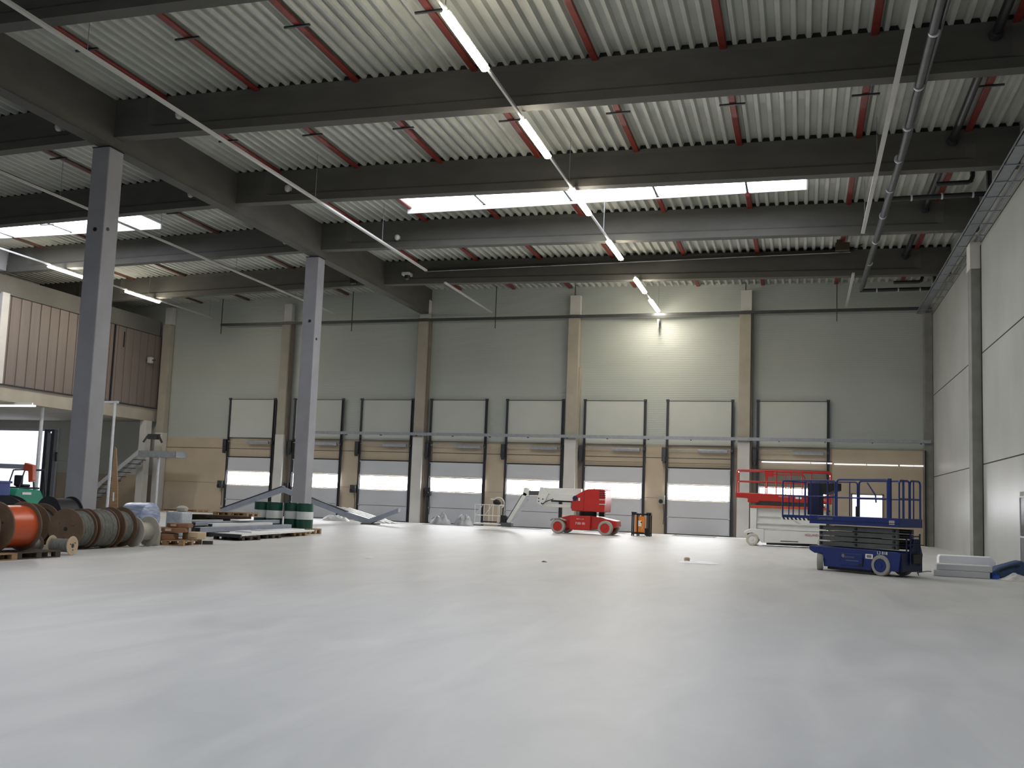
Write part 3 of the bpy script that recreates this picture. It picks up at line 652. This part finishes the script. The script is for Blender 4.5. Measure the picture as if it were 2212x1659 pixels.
MB().box(-1.0, -.6, .03, .07, 3.05, 3.3).build('label_plate', R_, t); MB().box(1.0, 1.3, .5, .8, 2.3, 2.42).build('control_box', 'black_plastic', t)
MB().tube([(1.2, .1, 1.95), (1.5, .05, 1.8), (1.75, .1, 1.62)], .03, 6).build('hose', 'black_plastic', t)

# ------------------------------------------------------------------ red boom lift
t = thing('boom_lift', (-10.55, 47.3, 0), 'red articulated boom lift with white arms before the dock doors', 'boom lift')
m = MB(); m.prism([(-1.6, .72), (-.75, .95), (.4, .95), (1.62, .74), (1.66, .45), (1.2, .3), (-1.1, .28), (-1.6, .5)], 'y', -.35, .95); m.build('chassis', R_, t, bevel=.02)
m = MB(); m.prism([(-.72, .93), (.36, .95), (.36, .23), (-.72, .23)], 'y', -.62, 1.2); m.build('centre_box', R_, t, bevel=.02)
text('4 0 7 1 1 3', .085, (-.36, -.63, .75), (PI/2, 0, 0), 'lettering_white', t); text('7101 01', .17, (-.42, -.63, .50), (PI/2, 0, 0), 'lettering_white', t, sx=.95)
for x in (-1.3, 1.15):
    for y in (-.62, 1.2): wheel('wheel', (x, y, .37), .37, .34, t, 'tyre_grey', R_)
m = MB(); m.prism([(-1.72, .64), (-1.62, .76), (-1.2, .8), (-.9, .7), (-.9, .66), (-1.25, .75), (-1.6, .71)], 'y', -.8, -.45); m.build('fender', 'tyre_grey', t)
MB().cyl((0, .3, 0), .48, .93, 1.16, 'z', 28).build('turntable', 'black_plastic', t); MB().box(.62, .9, .2, .5, .93, 1.16).build('motor', 'black_plastic', t)
m = MB(); m.prism([(-.66, 1.18), (-.64, 1.62), (-.55, 1.92), (.1, 2.30), (.45, 2.34), (1.03, 2.33), (1.08, 1.9), (1.05, 1.16)], 'y', -.55, 1.15); m.build('turret_cover', R_, t, bevel=.04)
MB().box(-.03, -.015, -.556, -.54, 1.2, 2.2).build('cover_seam', 'joint', t)
for z in (1.55, 1.78, 1.9, 2.0, 2.1, 2.2): MB().box(.78, 1.1, -.57, -.54, z, z+.03).build('vent_slot', 'lift_white' if z < 1.9 else 'joint', t)
MB().lathe([(.02, 0), (.13, 0), (.13, .02)], (-.48, -.55, 1.82), (0, -1, 0), 18).build('control_panel', 'lift_navy', t); MB().box(-.3, -.22, -.57, -.54, 1.7, 1.85).build('sticker', 'paper', t)
MB().tube([(.4, 0, 2.33), (.4, 0, 2.48)], .02, 6).build('beacon', 'black_plastic', t)
m = MB(); m.box(-2.45, -.3, .0, .34, 1.98, 2.32); m.build('upper_boom', W, t, bevel=.02)
m = MB(); m.prism([(-2.3, 1.76), (-1.9, 2.0), (-1.75, 2.06), (-.5, 2.0), (-.5, 1.66), (-2.2, 1.70)], 'y', -.12, .0); m.build('middle_boom', W, t, bevel=.01)
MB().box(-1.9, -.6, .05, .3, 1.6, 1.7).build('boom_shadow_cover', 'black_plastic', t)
m = MB(); m.prism([(-2.62, 1.55), (-2.45, 2.34), (-2.3, 2.34), (-2.0, 1.98), (-2.25, 1.44), (-2.4, 1.40)], 'y', -.2, -.14); m.build('pivot_plate', W, t, bevel=.008)
m = MB(); m.prism([(-2.62, 1.55), (-2.45, 2.34), (-2.3, 2.34), (-2.0, 1.98), (-2.25, 1.44), (-2.4, 1.40)], 'y', .36, .42); m.build('pivot_plate', W, t, bevel=.008)
m = MB()
for x, z in ((-2.5, 1.75), (-2.5, 1.6), (-2.28, 1.72), (-2.34, 1.5)): m.cyl((x, -.2, z), .035, -.02, .0, 'y', 10)
m.build('bolt', 'black_plastic', t)
MB().tube([(-2.3, -.25, 1.45), (-2.1, -.25, 1.6), (-1.7, -.22, 1.75)], .025, 6).build('hose', 'black_plastic', t)
MB().box(-2.25, -.75, .02, .3, 1.32, 1.48).build('lower_arm', W, t, bevel=.01); MB().box(-.8, -.5, -.1, .4, 1.28, 1.6).build('lower_mount', 'taupe', t)
MB().box(-3.35, -2.5, .06, .26, 1.9, 2.14).build('boom_extension', 'scissor_grey', t)
m = MB(); m.prism([(-3.42, 2.1), (-3.48, 1.9), (-3.3, 1.84), (-3.12, 1.86), (-3.1, 2.22), (-3.28, 2.3), (-3.38, 2.28)], 'y', -.02, .34); m.build('jib_bracket', W, t, bevel=.02)
MB().bar((-3.28, .05, 2.0), (-4.2, .05, .42), .14, .20).build('jib_arm', W, t, bevel=.01); MB().bar((-3.38, .14, 2.02), (-4.3, .14, .46), .12, .12).build('jib_cylinder', 'black_plastic', t)
MB().bar((-3.2, .25, 1.7), (-4.0, .25, .5), .08, .10).build('jib_link', 'galv_light', t)
MB().box(-4.75, -4.0, -.1, .35, .22, .42).build('rotator', 'scissor_grey', t, bevel=.03); MB().box(-4.6, -4.3, -.1, .3, .42, .8).build('actuator', 'black_plastic', t, bevel=.03)
bk = MB()
bk.box(-6.0, -4.55, -.35, .55, .28, .34)
for x in (-5.95, -5.45, -4.95, -4.6):
    for y in (-.33, .53): bk.tube([(x, y, .34), (x, y, 1.32)], .018, 6)
for z in (.75, 1.32):
    for y in (-.33, .53): bk.tube([(-5.95, y, z), (-4.6, y, z)], .018, 6)
    for x in (-5.95, -4.6): bk.tube([(x, -.33, z), (x, .53, z)], .018, 6)
bk.tube([(-5.95, -.33, .75), (-5.5, -.33, 1.32)], .015, 6); bk.tube([(-5.4, -.33, .75), (-5.0, -.33, 1.32)], .015, 6)
bk.build('basket', W, t)
MB().box(-5.6, -4.7, -.36, -.33, .4, .46).build('toe_board', 'black_plastic', t)
m = MB(); m.tube(arc((-4.75, 1.42), .30, -.9, 2.5, 10, 'xz', .0)+[(-5.2, 0, 1.62)], .03, 8); m.build('console_guard', W, t)
MB().lathe([(.04, -.15), (.2, -.1), (.22, .05), (.08, .15)], (-4.88, .1, 1.45), (.3, 0, 1), 14).build('control_console', 'rubber', t)

# ------------------------------------------------------------------ orange charger cart
t = thing('charger_cart', (-8.35, 48.4, 0), 'orange battery charger in a black frame beside the red boom lift', 'charger')
m = MB()
for x in (0, .28, .78, .92):
    for y in (0, .5): m.box(x-.03, x+.03, y-.03, y+.03, .0, 1.16)
m.box(-.03, .95, -.03, .03, 1.08, 1.16); m.box(-.03, .95, .47, .53, 1.08, 1.16); m.box(-.03, .95, -.03, .03, .1, .16); m.box(-.03, .95, .47, .53, .1, .16); m.box(-.03, .03, 0, .5, 1.08, 1.16); m.box(.89, .95, 0, .5, 1.08, 1.16); m.box(0, .92, .0, .5, .1, .13)
m.build('frame', 'black_plastic', t)
MB().box(.14, .62, .04, .46, .2, 1.02).build('housing', 'charger_orange', t, bevel=.01)
MB().box(.28, .48, .03, .04, .5, .8).build('sticker', 'paper', t); MB().box(.44, .5, .02, .03, .68, .75).build('display', 'black_plastic', t); MB().box(.49, .56, .03, .04, .34, .5).build('note', 'reel_tan', t)
MB().cyl((.8, -.1, 0), .12, .05, .42, 'z', 16).build('cylinder', 'rubber', t); MB().box(-.06, .2, .05, .3, 1.16, 1.24).box(.72, .98, .05, .3, 1.16, 1.22).build('handle', 'rail_dark', t)

# ------------------------------------------------------------------ crumpled and wrapped things
def heap(name, c, rx, ry, h, m, label, cat, seed=0, nx=26, sharp=1.0, kind=None, rz=0):
    b = MB(); vs = []; fs = []
    for i in range(nx+1):
        for j in range(nx+1):
            u, v = 2*i/nx-1, 2*j/nx-1
            a = u*math.sqrt(max(0, 1-v*v/2)); bb = v*math.sqrt(max(0, 1-u*u/2))
            d = math.hypot(a, bb); n1 = noise.noise(Vector((a*2.2+seed, bb*2.2, seed*.7))); n2 = abs(noise.noise(Vector((a*4+seed, bb*4, 3.1))))
            k = 1+.16*noise.noise(Vector((math.atan2(bb, a)*1.3+seed, 1.7, seed)))
            z = h*max(0, (1-d**2.4))*(.62+.75*n1+.5*sharp*n2)
            vs.append((a*rx*k, bb*ry*k, max(z, 0.0)+.004))
    w_ = nx+1
    for i in range(nx):
        for j in range(nx): fs.append((i*w_+j, (i+1)*w_+j, (i+1)*w_+j+1, i*w_+j+1))
    b.add(vs, fs); o = b.build(name, m); o.location = c; o.rotation_euler = (0, 0, rz)
    return tag(o, label, cat)
heap('crumpled_tarp', (-20.5, 52.2, .02), .66, .5, .95, 'tarp_grey', 'crumpled silver tarpaulin heap by the fourth dock door, the taller of two', 'tarpaulin', 1.3, sharp=.35)
heap('crumpled_tarp', (-19.05, 52.3, .02), .6, .5, .75, 'tarp_grey', 'crumpled silver tarpaulin heap, the flatter one towards the boom basket', 'tarpaulin', 4.1, sharp=.35)
heap('plastic_sheet', (5.72, 27.35, 0), .78, .38, .20, 'plastic_sheet', 'crumpled translucent plastic sheet on the floor before the blue bag', 'plastic sheet', 2.2)
t = thing('blue_bag', (5.35, 28.3, 0), 'dark blue bag slumped against the right wall beside the white blocks', 'bag', .1)
MB().prism([(-.52, .0), (-.55, .1), (-.3, .30), (.1, .44), (.28, .50), (.36, .42), (.44, .14), (.42, 0)], 'y', -.26, .26).build('bag_body', 'blue_bag', t, bevel=.09)
MB().tube([(-.3, -.28, .2), (-.05, -.32, .32), (.2, -.3, .36)], .02, 6).build('strap', 'rubber', t); MB().prism([(.36, .3), (.52, .22), (.5, .02), (.38, .02)], 'y', -.16, .16).build('side_pocket', 'blue_bag', t, bevel=.04)
heap('blue_cloth', (4.93, 27.72, 0), .13, .14, .16, 'blue_cloth', 'small bright blue cloth at the corner of the white blocks', 'cloth', 3.3)
heap('white_wrapper', (-2.85, 27.5, 0), .62, .34, .075, 'styrofoam', 'flat white paper wrapper lying on the open floor', 'wrapper', 5.1, kind=None)
o = tag(MB().lathe([(.05, 0), (.075, .02), (.085, .1), (.06, .13)], (-3.12, 27.45, .02), 'z', 14).build('paper_cup', 'reel_tan'), 'small beige cup on the white wrapper on the open floor', 'cup')
heap('plaster_crumb', (-10.5, 21.9, 0), .14, .05, .03, 'paper', 'small white scrap on the floor left of the centre', 'scrap', 8.8, nx=8)
heap('dark_scrap', (-6.5, 24.2, 0), .08, .05, .03, 'wood_dark', 'tiny dark scrap on the open floor', 'scrap', 9.8, nx=8)

# styrofoam blocks at right
def block(name, x0, x1, y0, y1, z0, z1, m, label, rz=0, bevel=.02):
    o = MB().box(-(x1-x0)/2, (x1-x0)/2, -(y1-y0)/2, (y1-y0)/2, 0, z1-z0).build(name, m, bevel=bevel); o.location = ((x0+x1)/2, (y0+y1)/2, z0); o.rotation_euler = (0, 0, rz)
    return tag(o, label, 'block', 'insulation blocks by the right wall')
block('insulation_block', 3.42, 4.78, 27.5, 28.15, 0, .17, 'block_grey', 'lowest grey insulation block stacked on the floor by the right wall', -.04)
block('insulation_block', 3.50, 4.84, 27.5, 28.1, .172, .33, 'block_grey', 'upper grey insulation block resting on the lowest one', -.05)
o = MB().prism([(-.72, 0), (.72, 0), (.72, .38), (.62, .52), (-.68, .52), (-.72, .46)], 'y', -.22, .22).build('insulation_block', 'styrofoam', bevel=.02); o.location = (4.42, 29.0, 0); tag(o, 'white foam slab standing on edge behind the grey blocks', 'block', 'insulation blocks by the right wall')

# ------------------------------------------------------------------ pallets
def pallet(loc, rz, label, m='wood', w_=1.2, d_=.8, h=.144):
    t = thing('pallet', loc, label, 'pallet', rz, 'wooden pallets')
    for k in range(5): y = -d_/2+k*(d_-.12)/4; MB().box(-w_/2, w_/2, y, y+.12, h-.022, h).build('top_board', m, t)
    for y in (-d_/2, -.06, d_/2-.12):
        for x in (-w_/2, -.07, w_/2-.14): MB().box(x, x+.14, y, y+.12, .022, h-.044).build('block', m, t)
        MB().box(-w_/2, w_/2, y, y+.12, 0, .022).build('bottom_board', m, t)
    for x in (-w_/2, -.07, w_/2-.14): MB().box(x, x+.14, -d_/2, d_/2, h-.044, h-.022).build('cross_board', m, t)
    return t
pallet((-15.78, 14.95, 0), PI/2, 'light wooden pallet under the orange cable reel, front end'); pallet((-15.85, 16.2, 0), PI/2, 'dark wooden pallet under the orange cable reel, rear end', 'wood_dark')

# ------------------------------------------------------------------ cable reels
def reel(c, ang, r, wd, wr, fm, cm, label, wound_var=0, flange=.04, parent=None):
    """axis horizontal at angle ang; c = point on the floor below the middle"""
    t = thing('cable_reel', c, label, 'cable reel', ang-PI/2, 'cable reels')
    h = wd/2
    for s in (-1, 1):
        a, b = (s*h-flange/2, s*h+flange/2)
        f = MB(); f.lathe([(.045, a), (r-.008, a), (r, a+.008), (r, b-.008), (r-.008, b), (.045, b)], (0, 0, r), 'y', 40, False); f.lathe([(.045, a), (.045, b)], (0, 0, r), 'y', 20, False)
        fo = f.build('flange', fm, t)
        for q in range(3): MB().cyl((math.cos(q*2.09+.4)*r*.45, s*(h+flange/2), r+math.sin(q*2.09+.4)*r*.45), .014, -.012, .012, 'y', 8).build('bolt', 'rail_dark', fo)
    pr = []; nn = 22
    for k in range(nn+1):
        y = -h+flange/2+(wd-flange)*k/nn; pr.append((wr+wound_var*math.sin(k*1.9)+wound_var*.6*(k % 2), y))
    MB().lathe(pr, (0, 0, r), 'y', 40).build('winding', cm, t)
    MB().lathe([(.05, -h-flange*.7), (.05, h+flange*.7)], (0, 0, r), 'y', 14).build('hub', 'black_plastic', t)
    return t
AY = PI/2
reel((-15.9, 15.78, .146), AY, .52, .72, .44, 'reel_board', 'cable_orange', 'large wooden cable reel wound with glossy orange pipe, on pallets at left')
reel((-15.95, 14.85, .146), AY, .50, .55, .40, 'reel_board', 'cable_grey', 'large wooden cable reel cut off by the left edge, before the orange one')
reel((-17.15, 19.0, 0), AY+.06, .50, .50, .42, 'reel_board', 'cable_grey', 'wooden reel of rough grey cable, nearest of the grey reels', .016)
reel((-17.15, 19.75, 0), AY-.04, .50, .62, .45, 'reel_board', 'cable_grey', 'wooden reel of rough grey cable, middle one of the grey reels', .018)
reel((-17.2, 20.55, 0), AY, .52, .45, .40, 'reel_board', 'cable_grey', 'wooden reel of grey cable, hindmost of the grey reels below the tall plank', .012)
reel((-18.5, 18.4, 0), AY-.3, .52, .5, .42, 'reel_board', 'reel_board', 'brown boarded reel between the orange reel and the grey reels')
reel((-18.6, 19.3, 0), AY+.2, .54, .45, .42, 'reel_board', 'cable_black', 'brown boarded reel right behind the grey reels')
reel((-20.3, 20.0, 0), AY+.5, .62, .6, .56, 'cable_black', 'cable_black', 'black cable reel behind the brown ones, before the green forklift')
reel((-20.2, 21.8, 0), AY-.2, .62, .7, .56, 'cable_black', 'cable_black', 'black cable reel at the foot of the nearest concrete column')
reel((-15.93, 17.35, 0), math.radians(9), .215, .5, .15, 'reel_tan', 'cable_grey', 'small reel with a pale tan end disc lying beside the orange reel', flange=.02)
reel((-16.45, 16.95, 0), AY+.35, .22, .42, .16, 'reel_board', 'cable_grey', 'small brown ended reel between the orange reel and the tan disc reel', flange=.02)
reel((-16.95, 21.25, 0), AY-.1, .40, .55, .24, 'reel_white', 'grey_box', 'pale reel with wide white flanges beside the shrink wrapped roll')
# tall plank leaning behind the grey reels
o = MB().prism([(-.15, 0), (.15, 0), (.10, 1.6), (.02, 2.62), (-.03, 2.66), (-.09, 1.6)], 'y', -.02, .02).build('plank', 'wood', bevel=.004); o.location = (-17.72, 21.1, 0); o.rotation_euler = (math.radians(-2), math.radians(-3.5), .2)
tag(o, 'tall tapering brown plank standing upright behind the grey cable reels', 'plank')
MB().box(-.02, .02, -.03, -.02, 1.18, 1.42).build('sticker', 'paper', o)
# wrapped roll and cartons
t = thing('wrapped_roll', (-20.2, 25.2, 0), 'large roll shrink wrapped in clear and bluish film behind the white reel', 'roll')
m = MB(); m.lathe([(.3, -.42), (.46, -.4), (.48, -.1), (.48, .42), (.42, .46)], (0, 0, .62), 'x', 28); m.build('roll', 'foil_blue', t)
m = MB(); m.box(-.85, -.15, -.4, .4, 0, .86); m.build('wrapped_side', 'wrap', t, bevel=.14); MB().box(-.5, .5, -.45, .45, 0, .16).build('skid', 'wood_dark', t)
t = thing('wrapped_parcel', (-19.75, 26.6, 0), 'tall film wrapped parcel between the blue film roll and the cartons', 'parcel')
MB().box(-.3, .32, -.3, .3, 0, .82).build('carton', 'wrap', t, bevel=.06); MB().lathe([(.05, 0), (.18, .04), (.2, .14), (.12, .2), (.03, .22)], (.1, 0, .8), 'z', 9).build('top_knot', 'reel_white', t)
o = tag(MB().lathe([(.17, 0), (.19, .03), (.2, .36), (.215, .37), (.215, .40), (.2, .41), (.2, .5), (.19, .5)], (-17.0, 21.82, 0), 'z', 26).build('plastic_pail', 'grey_box'), 'cloudy grey green pail standing beside the white flanged reel', 'pail')
pallet((-17.0, 22.75, 0), .2, 'wooden pallet under the brown octagonal cartons', 'wood', 1.1, 1.2)
def octo(c, r, h, label, m, rz=0):
    p = [(r*math.cos(PI/8+k*PI/4), r*math.sin(PI/8+k*PI/4)) for k in range(8)]
    o = thing('octagonal_carton', c, label, 'carton', rz, 'octagonal cartons on the pallet')
    MB().prism(p, 'z', 0, h).build('carton_body', m, o, bevel=.012); MB().box(-.08, .08, -r-.002, r+.002, h*.3, h*.85).build('tape', 'carton_pale', o)
    return o
octo((-17.2, 22.5, .146), .42, .17, 'brown octagonal carton at the bottom of the pallet stack, nearest the pail', 'carton', .2)
octo((-16.75, 23.32, .146), .34, .20, 'tan octagonal carton at the bottom of the pallet stack, far side', 'carton_pale', .5)
octo((-17.05, 22.72, .348), .44, .13, 'brown octagonal carton lying in the middle of the stack', 'carton', .35)
octo((-16.95, 22.9, .48), .36, .12, 'brown octagonal carton on top of the stack', 'carton', .1)
o = tag(MB().box(-.14, .14, -.1, .1, 0, .1).build('wood_offcut', 'wood_dark'), 'short grey wood offcut on the floor beside the carton pallet', 'offcut'); o.location = (-16.45, 23.55, 0); o.rotation_euler = (0, 0, .5)

# stack of pallets and boxes behind
t = thing('grey_crate', (-21.1, 28.4, 0), 'grey box propping up the raised pallet behind the cartons', 'crate'); MB().box(-.3, .3, -.3, .3, 0, .77).build('housing', 'grey_box', t, bevel=.01)
t = thing('timber_crate', (-20.1, 29.9, 0), 'dark low crate carrying the raised wooden pallet', 'crate'); m = MB(); m.box(-1.35, .7, -.45, .45, .55, .66); m.box(-1.3, -.6, -.4, .4, 0, .55); m.box(-.5, -.15, -.4, .4, 0, .55)
m.build('body', 'wood_dark', t)
pallet((-21.35, 29.1, .775), .0, 'raised wooden pallet over the grey box', 'wood', 1.5, .8, .07); pallet((-19.75, 29.9, .662), .02, 'raised wooden pallet on the dark crate, towards the green drums', 'wood', 1.4, .85, .13)
def plank_bar(name, a, b, wd, ht, m, label, group='steel profiles on the floor'):
    a, b = Vector(a), Vector(b); d = (b-a); L = d.length
    t = thing(name, (a.x, a.y, 0), label, 'profile', math.atan2(d.y, d.x), group)
    z0, z1 = a.z, b.z; h = wd/2
    MB().add([(0,-h,z0-ht),(L,-h,z1-ht),(L,h,z1-ht),(0,h,z0-ht),(0,-h,z0),(L,-h,z1),(L,h,z1),(0,h,z0)], [(0,3,2,1),(4,5,6,7),(0,1,5,4),(1,2,6,5),(2,3,7,6),(3,0,4,7)]).build('channel', m, t, bevel=.006)
    MB().box(-.006, .002, -h+.02, h-.02, z0-ht+.015, z0-.02).build('end_opening', 'black_plastic', t)
    for u in (.12, .85): MB().box(L*u-.05, L*u+.05, -h, h, 0, z0+(z1-z0)*u-ht).build('support_block', 'wood_dark', t)
    return t
plank_bar('steel_channel', (-19.15, 26.8, .32), (-18.55, 31.6, .38), .26, .17, 'profile_grey', 'long grey steel channel, nearest of those lying behind the white panels')
plank_bar('steel_channel', (-19.5, 28.0, .42), (-18.98, 31.0, .44), .22, .14, 'panel_white', 'short white duct with dark open ends among the floor profiles')
plank_bar('steel_channel', (-19.92, 27.6, .46), (-19.25, 31.9, .52), .26, .13, 'profile_grey', 'wide grey channel behind the short white duct')
plank_bar('steel_channel', (-20.95, 28.75, .48), (-19.9, 29.3, .52), .25, .05, 'panel_white', 'thin white strip lying before the dark crate')
# white panel stack on pallets
t = thing('panel_stack', (0, 0, 0), 'stack of long white sandwich panels on pallets before the green drums', 'panel stack')
def slab(pts, z0, z1, name, m): return MB().prism(pts, 'z', z0, z1).build(name, m, t)
slab([(-18.13, 26.1), (-16.9, 25.9), (-17.62, 31.9), (-18.28, 31.9)], .15, .20, 'panel', 'panel_white'); slab([(-18.1, 27.4), (-17.35, 27.2), (-17.7, 31.3), (-18.22, 31.3)], .20, .25, 'panel', 'panel_white')
slab([(-18.15, 26.07), (-16.88, 25.87), (-16.9, 25.97), (-18.15, 26.17)], .10, .205, 'end_cap', 'rail_dark')
slab([(-17.9, 28.0), (-17.45, 27.9), (-17.6, 28.9), (-18.1, 28.9)], .25, .268, 'foil', 'tarp_grey')
pallet((-17.5, 26.62, 0), -.1, 'dark wooden pallet under the near end of the white panels', 'wood_dark', 1.15, .9); pallet((-17.7, 28.4, 0), -.1, 'weathered wooden pallet under the middle of the white panels', 'wood_dark', 1.0, .8)
pallet((-18.1, 30.9, 0), -.1, 'light wooden pallet under the far end of the white panels', 'wood', 1.0, .8)
# drums
pallet((-18.9, 32.95, 0), 0, 'wooden pallet under the two drums at the right end', 'wood', 1.5, .95, .2)
pallet((-20.4, 33.0, 0), 0, 'wooden pallet under the two drums at the left end', 'wood', 1.4, .95, .2)
def drum(c, label):
    t = thing('steel_drum', c, label, 'drum', 0, 'green and white drums'); r = .325; H = .97; q = MB()
    def seg(z0, z1): return [(r, z0), (r, z1)]
    MB().lathe([(r-.01, 0), (r+.008, .01), (r, .02), (r, .33), (r+.01, .34), (r, .35)], (0, 0, 0), 'z', 28).build('lower_band', 'drum_green', t)
    MB().lathe([(r, .35), (r, .63), (r+.01, .64), (r, .65)], (0, 0, 0), 'z', 28).build('middle_band', 'drum_white', t)
    MB().lathe([(r, .65), (r, .95), (r+.008, .96), (r+.008, H), (r-.02, H), (r-.02, H-.02)], (0, 0, 0), 'z', 28).build('upper_band', 'drum_green', t)
    MB().cyl((r*.55, 0, H-.02), .035, 0, .03, 'z', 12).build('bung', 'white_steel', t)
    return t
dp = [(-18.6, 32.85), (-19.29, 33.1), (-19.98, 32.9), (-20.66, 33.1)]
for (x, y), l in zip(dp, ('green and white steel drum nearest, at the right end of the row', 'green and white steel drum second from the right end', 'green and white steel drum third from the right end', 'green and white steel drum at the left end, by the steel profiles')):
    drum((x, y, .202), l)
# bent white steel sections propped by the far column
t = thing('bent_profile', (0, 46.2, 0), 'long pale steel section rising from the pallets to the far column', 'steel section')
m = MB(); m.prism([(-31.5, .50), (-27.6, 1.87), (-26.3, 1.45), (-26.3, 1.2), (-27.6, 1.58), (-31.5, .22)], 'y', -.15, .15); m.build('section', 'profile_grey', t, bevel=.01)
MB().prism([(-31.5, .51), (-27.6, 1.88), (-27.6, 1.93), (-31.5, .56)], 'y', -.16, .16).build('top_edge', 'rail_dark', t); MB().prism([(-31.4, .0), (-31.2, .0), (-31.2, .36), (-31.4, .3)], 'y', -.1, .1).box(-26.4, -26.3, -.1, .1, 0, 1.3).build('foot', 'profile_grey', t)
t = thing('bent_profile', (0, 47.0, 0), 'pale bent steel section lying in a V right of the far column', 'steel section')
m = MB(); m.prism([(-26.6, 1.42), (-24.0, .62), (-22.6, .30), (-20.87, .94), (-20.87, .72), (-22.5, .04), (-22.9, .04), (-24.0, .34), (-26.6, 1.12)], 'y', -.14, .14); m.build('section', 'profile_grey', t, bevel=.01)
MB().prism([(-26.6, 1.43), (-24.0, .63), (-24.0, .67), (-26.6, 1.47)], 'y', -.15, .15).build('top_edge', 'rail_dark', t); MB().box(-23.0, -22.1, -.3, .3, 0, .05).build('foot', 'wood_dark', t)
for k, (x, y, l) in enumerate(((-26.4, 50.2, 'lowest white sheet bundle on the floor right of the far column'), (-24.1, 50.9, 'white sheet bundle on the floor behind the V shaped steel section'))):
    heap('sheet_bundle', (x, y, 0), 1.0, .6, .36, 'panel_white', l, 'sheet bundle', 3+k*2, sharp=.8)
for k in range(4):
    o = MB().box(-1.6, 1.6, -.12, .12, 0, .10).build('white_profile', 'white_steel'); o.location = (-24.6+.25*k, 49.0+.3*k, .0+.25*(3-k)); o.location.z = .42-.03*k; o.rotation_euler = (0, math.radians(14), 0)
    tag(o, 'slim white profile leaning behind the V shaped section, %s from the top' % ords[k], 'profile', 'slim white profiles')

# ------------------------------------------------------------------ forklift and things at the far left
t = thing('forklift', (-37.7, 38.6, 0), 'green and black forklift with raised mast behind the cable reels', 'forklift', math.radians(82))
m = MB(); m.prism([(-1.2, .3), (-1.25, .95), (-1.1, 1.3), (.2, 1.22), (.45, .75), (.95, .62), (.95, .3)], 'y', -.5, .5); m.build('body', 'fork_green', t, bevel=.06)
MB().box(-1.0, .2, -.42, .42, 1.26, 1.36).build('hood', 'fork_black', t, bevel=.03); MB().box(-.7, -.25, -.3, .3, 1.36, 1.5).box(-.8, -.66, -.28, .28, 1.4, 1.95).build('seat', 'fork_black', t, bevel=.05)
for x, y in ((-.85, -.45), (-.85, .45), (.6, -.5), (.6, .5)): wheel('wheel', (x, y, .28), .28, .2, t, 'rubber', 'fork_green')
m = MB()
for y in (-.42, .42): m.tube([(-1.0, y, 1.3), (-.75, y, 2.2), (.35, y, 2.28), (.55, y, .9)], .035, 8)
for x in (-.7, -.4, -.1, .2): m.box(x, x+.05, -.42, .42, 2.2, 2.25)
m.build('overhead_guard', 'fork_black', t)
for y in (-.32, .22): MB().box(.82, 1.02, y-.06, y+.16, .1, 4.4).build('mast_rail', 'fork_black', t)
m = MB()
for z in (.4, 1.3, 2.3, 3.3, 4.3): m.box(.88, .98, -.3, .32, z, z+.1)
m.build('mast_cross_beam', 'fork_black', t); MB().tube([(.9, 0, .3), (.9, 0, 4.2)], .16, 8).build('lift_cylinder', 'scissor_grey', t)
m = MB(); m.box(1.0, 1.06, -.45, .45, 2.75, 2.85); m.box(1.0, 1.06, -.45, .45, 3.15, 3.22); m.box(1.0, 1.06, -.45, -.38, 2.75, 3.22); m.box(1.0, 1.06, .38, .45, 2.75, 3.22); m.build('carriage', 'fork_black', t)
for y in (-.3, .2): MB().box(1.02, 2.0, y, y+.1, 2.76, 2.80).build('fork', 'rail_dark', t)
MB().box(-.85, -.35, -.53, -.505, .98, 1.1).build('badge', 'lettering_white', t)
t = thing('blue_container', (-25.65, 24.6, 0), 'blue container behind the orange reel at the left edge', 'container', .2)
MB().box(-.7, .4, -.4, .4, .08, 1.58).build('tub', 'bin_blue', t, bevel=.03); MB().box(-.74, .44, -.44, .44, 1.54, 1.62).build('rim', 'bin_blue', t, bevel=.01); MB().box(-.6, .3, -.3, .3, 0, .08).build('base', 'rail_dark', t)
t = thing('loader_arm', (-35.6, 34.2, 0), 'orange machine with a horizontal grey arm at the left edge before the opening', 'machine', .25)
MB().box(-1.8, -.3, -.6, .6, .4, 2.35).build('body', 'lift_orange', t, bevel=.06); MB().box(-.6, 1.7, -.12, .12, 2.2, 2.42).build('arm', 'profile_grey', t, bevel=.03); MB().prism([(1.5, 2.5), (1.9, 2.4), (1.95, 1.7), (1.75, 1.6), (1.7, 2.1), (1.45, 2.2)], 'y', -.15, .15).build('claw', 'lift_orange', t, bevel=.03)
for x in (-1.5, -.6): wheel('wheel', (x, -.55, .4), .4, .25, t, 'rubber', 'lift_orange')
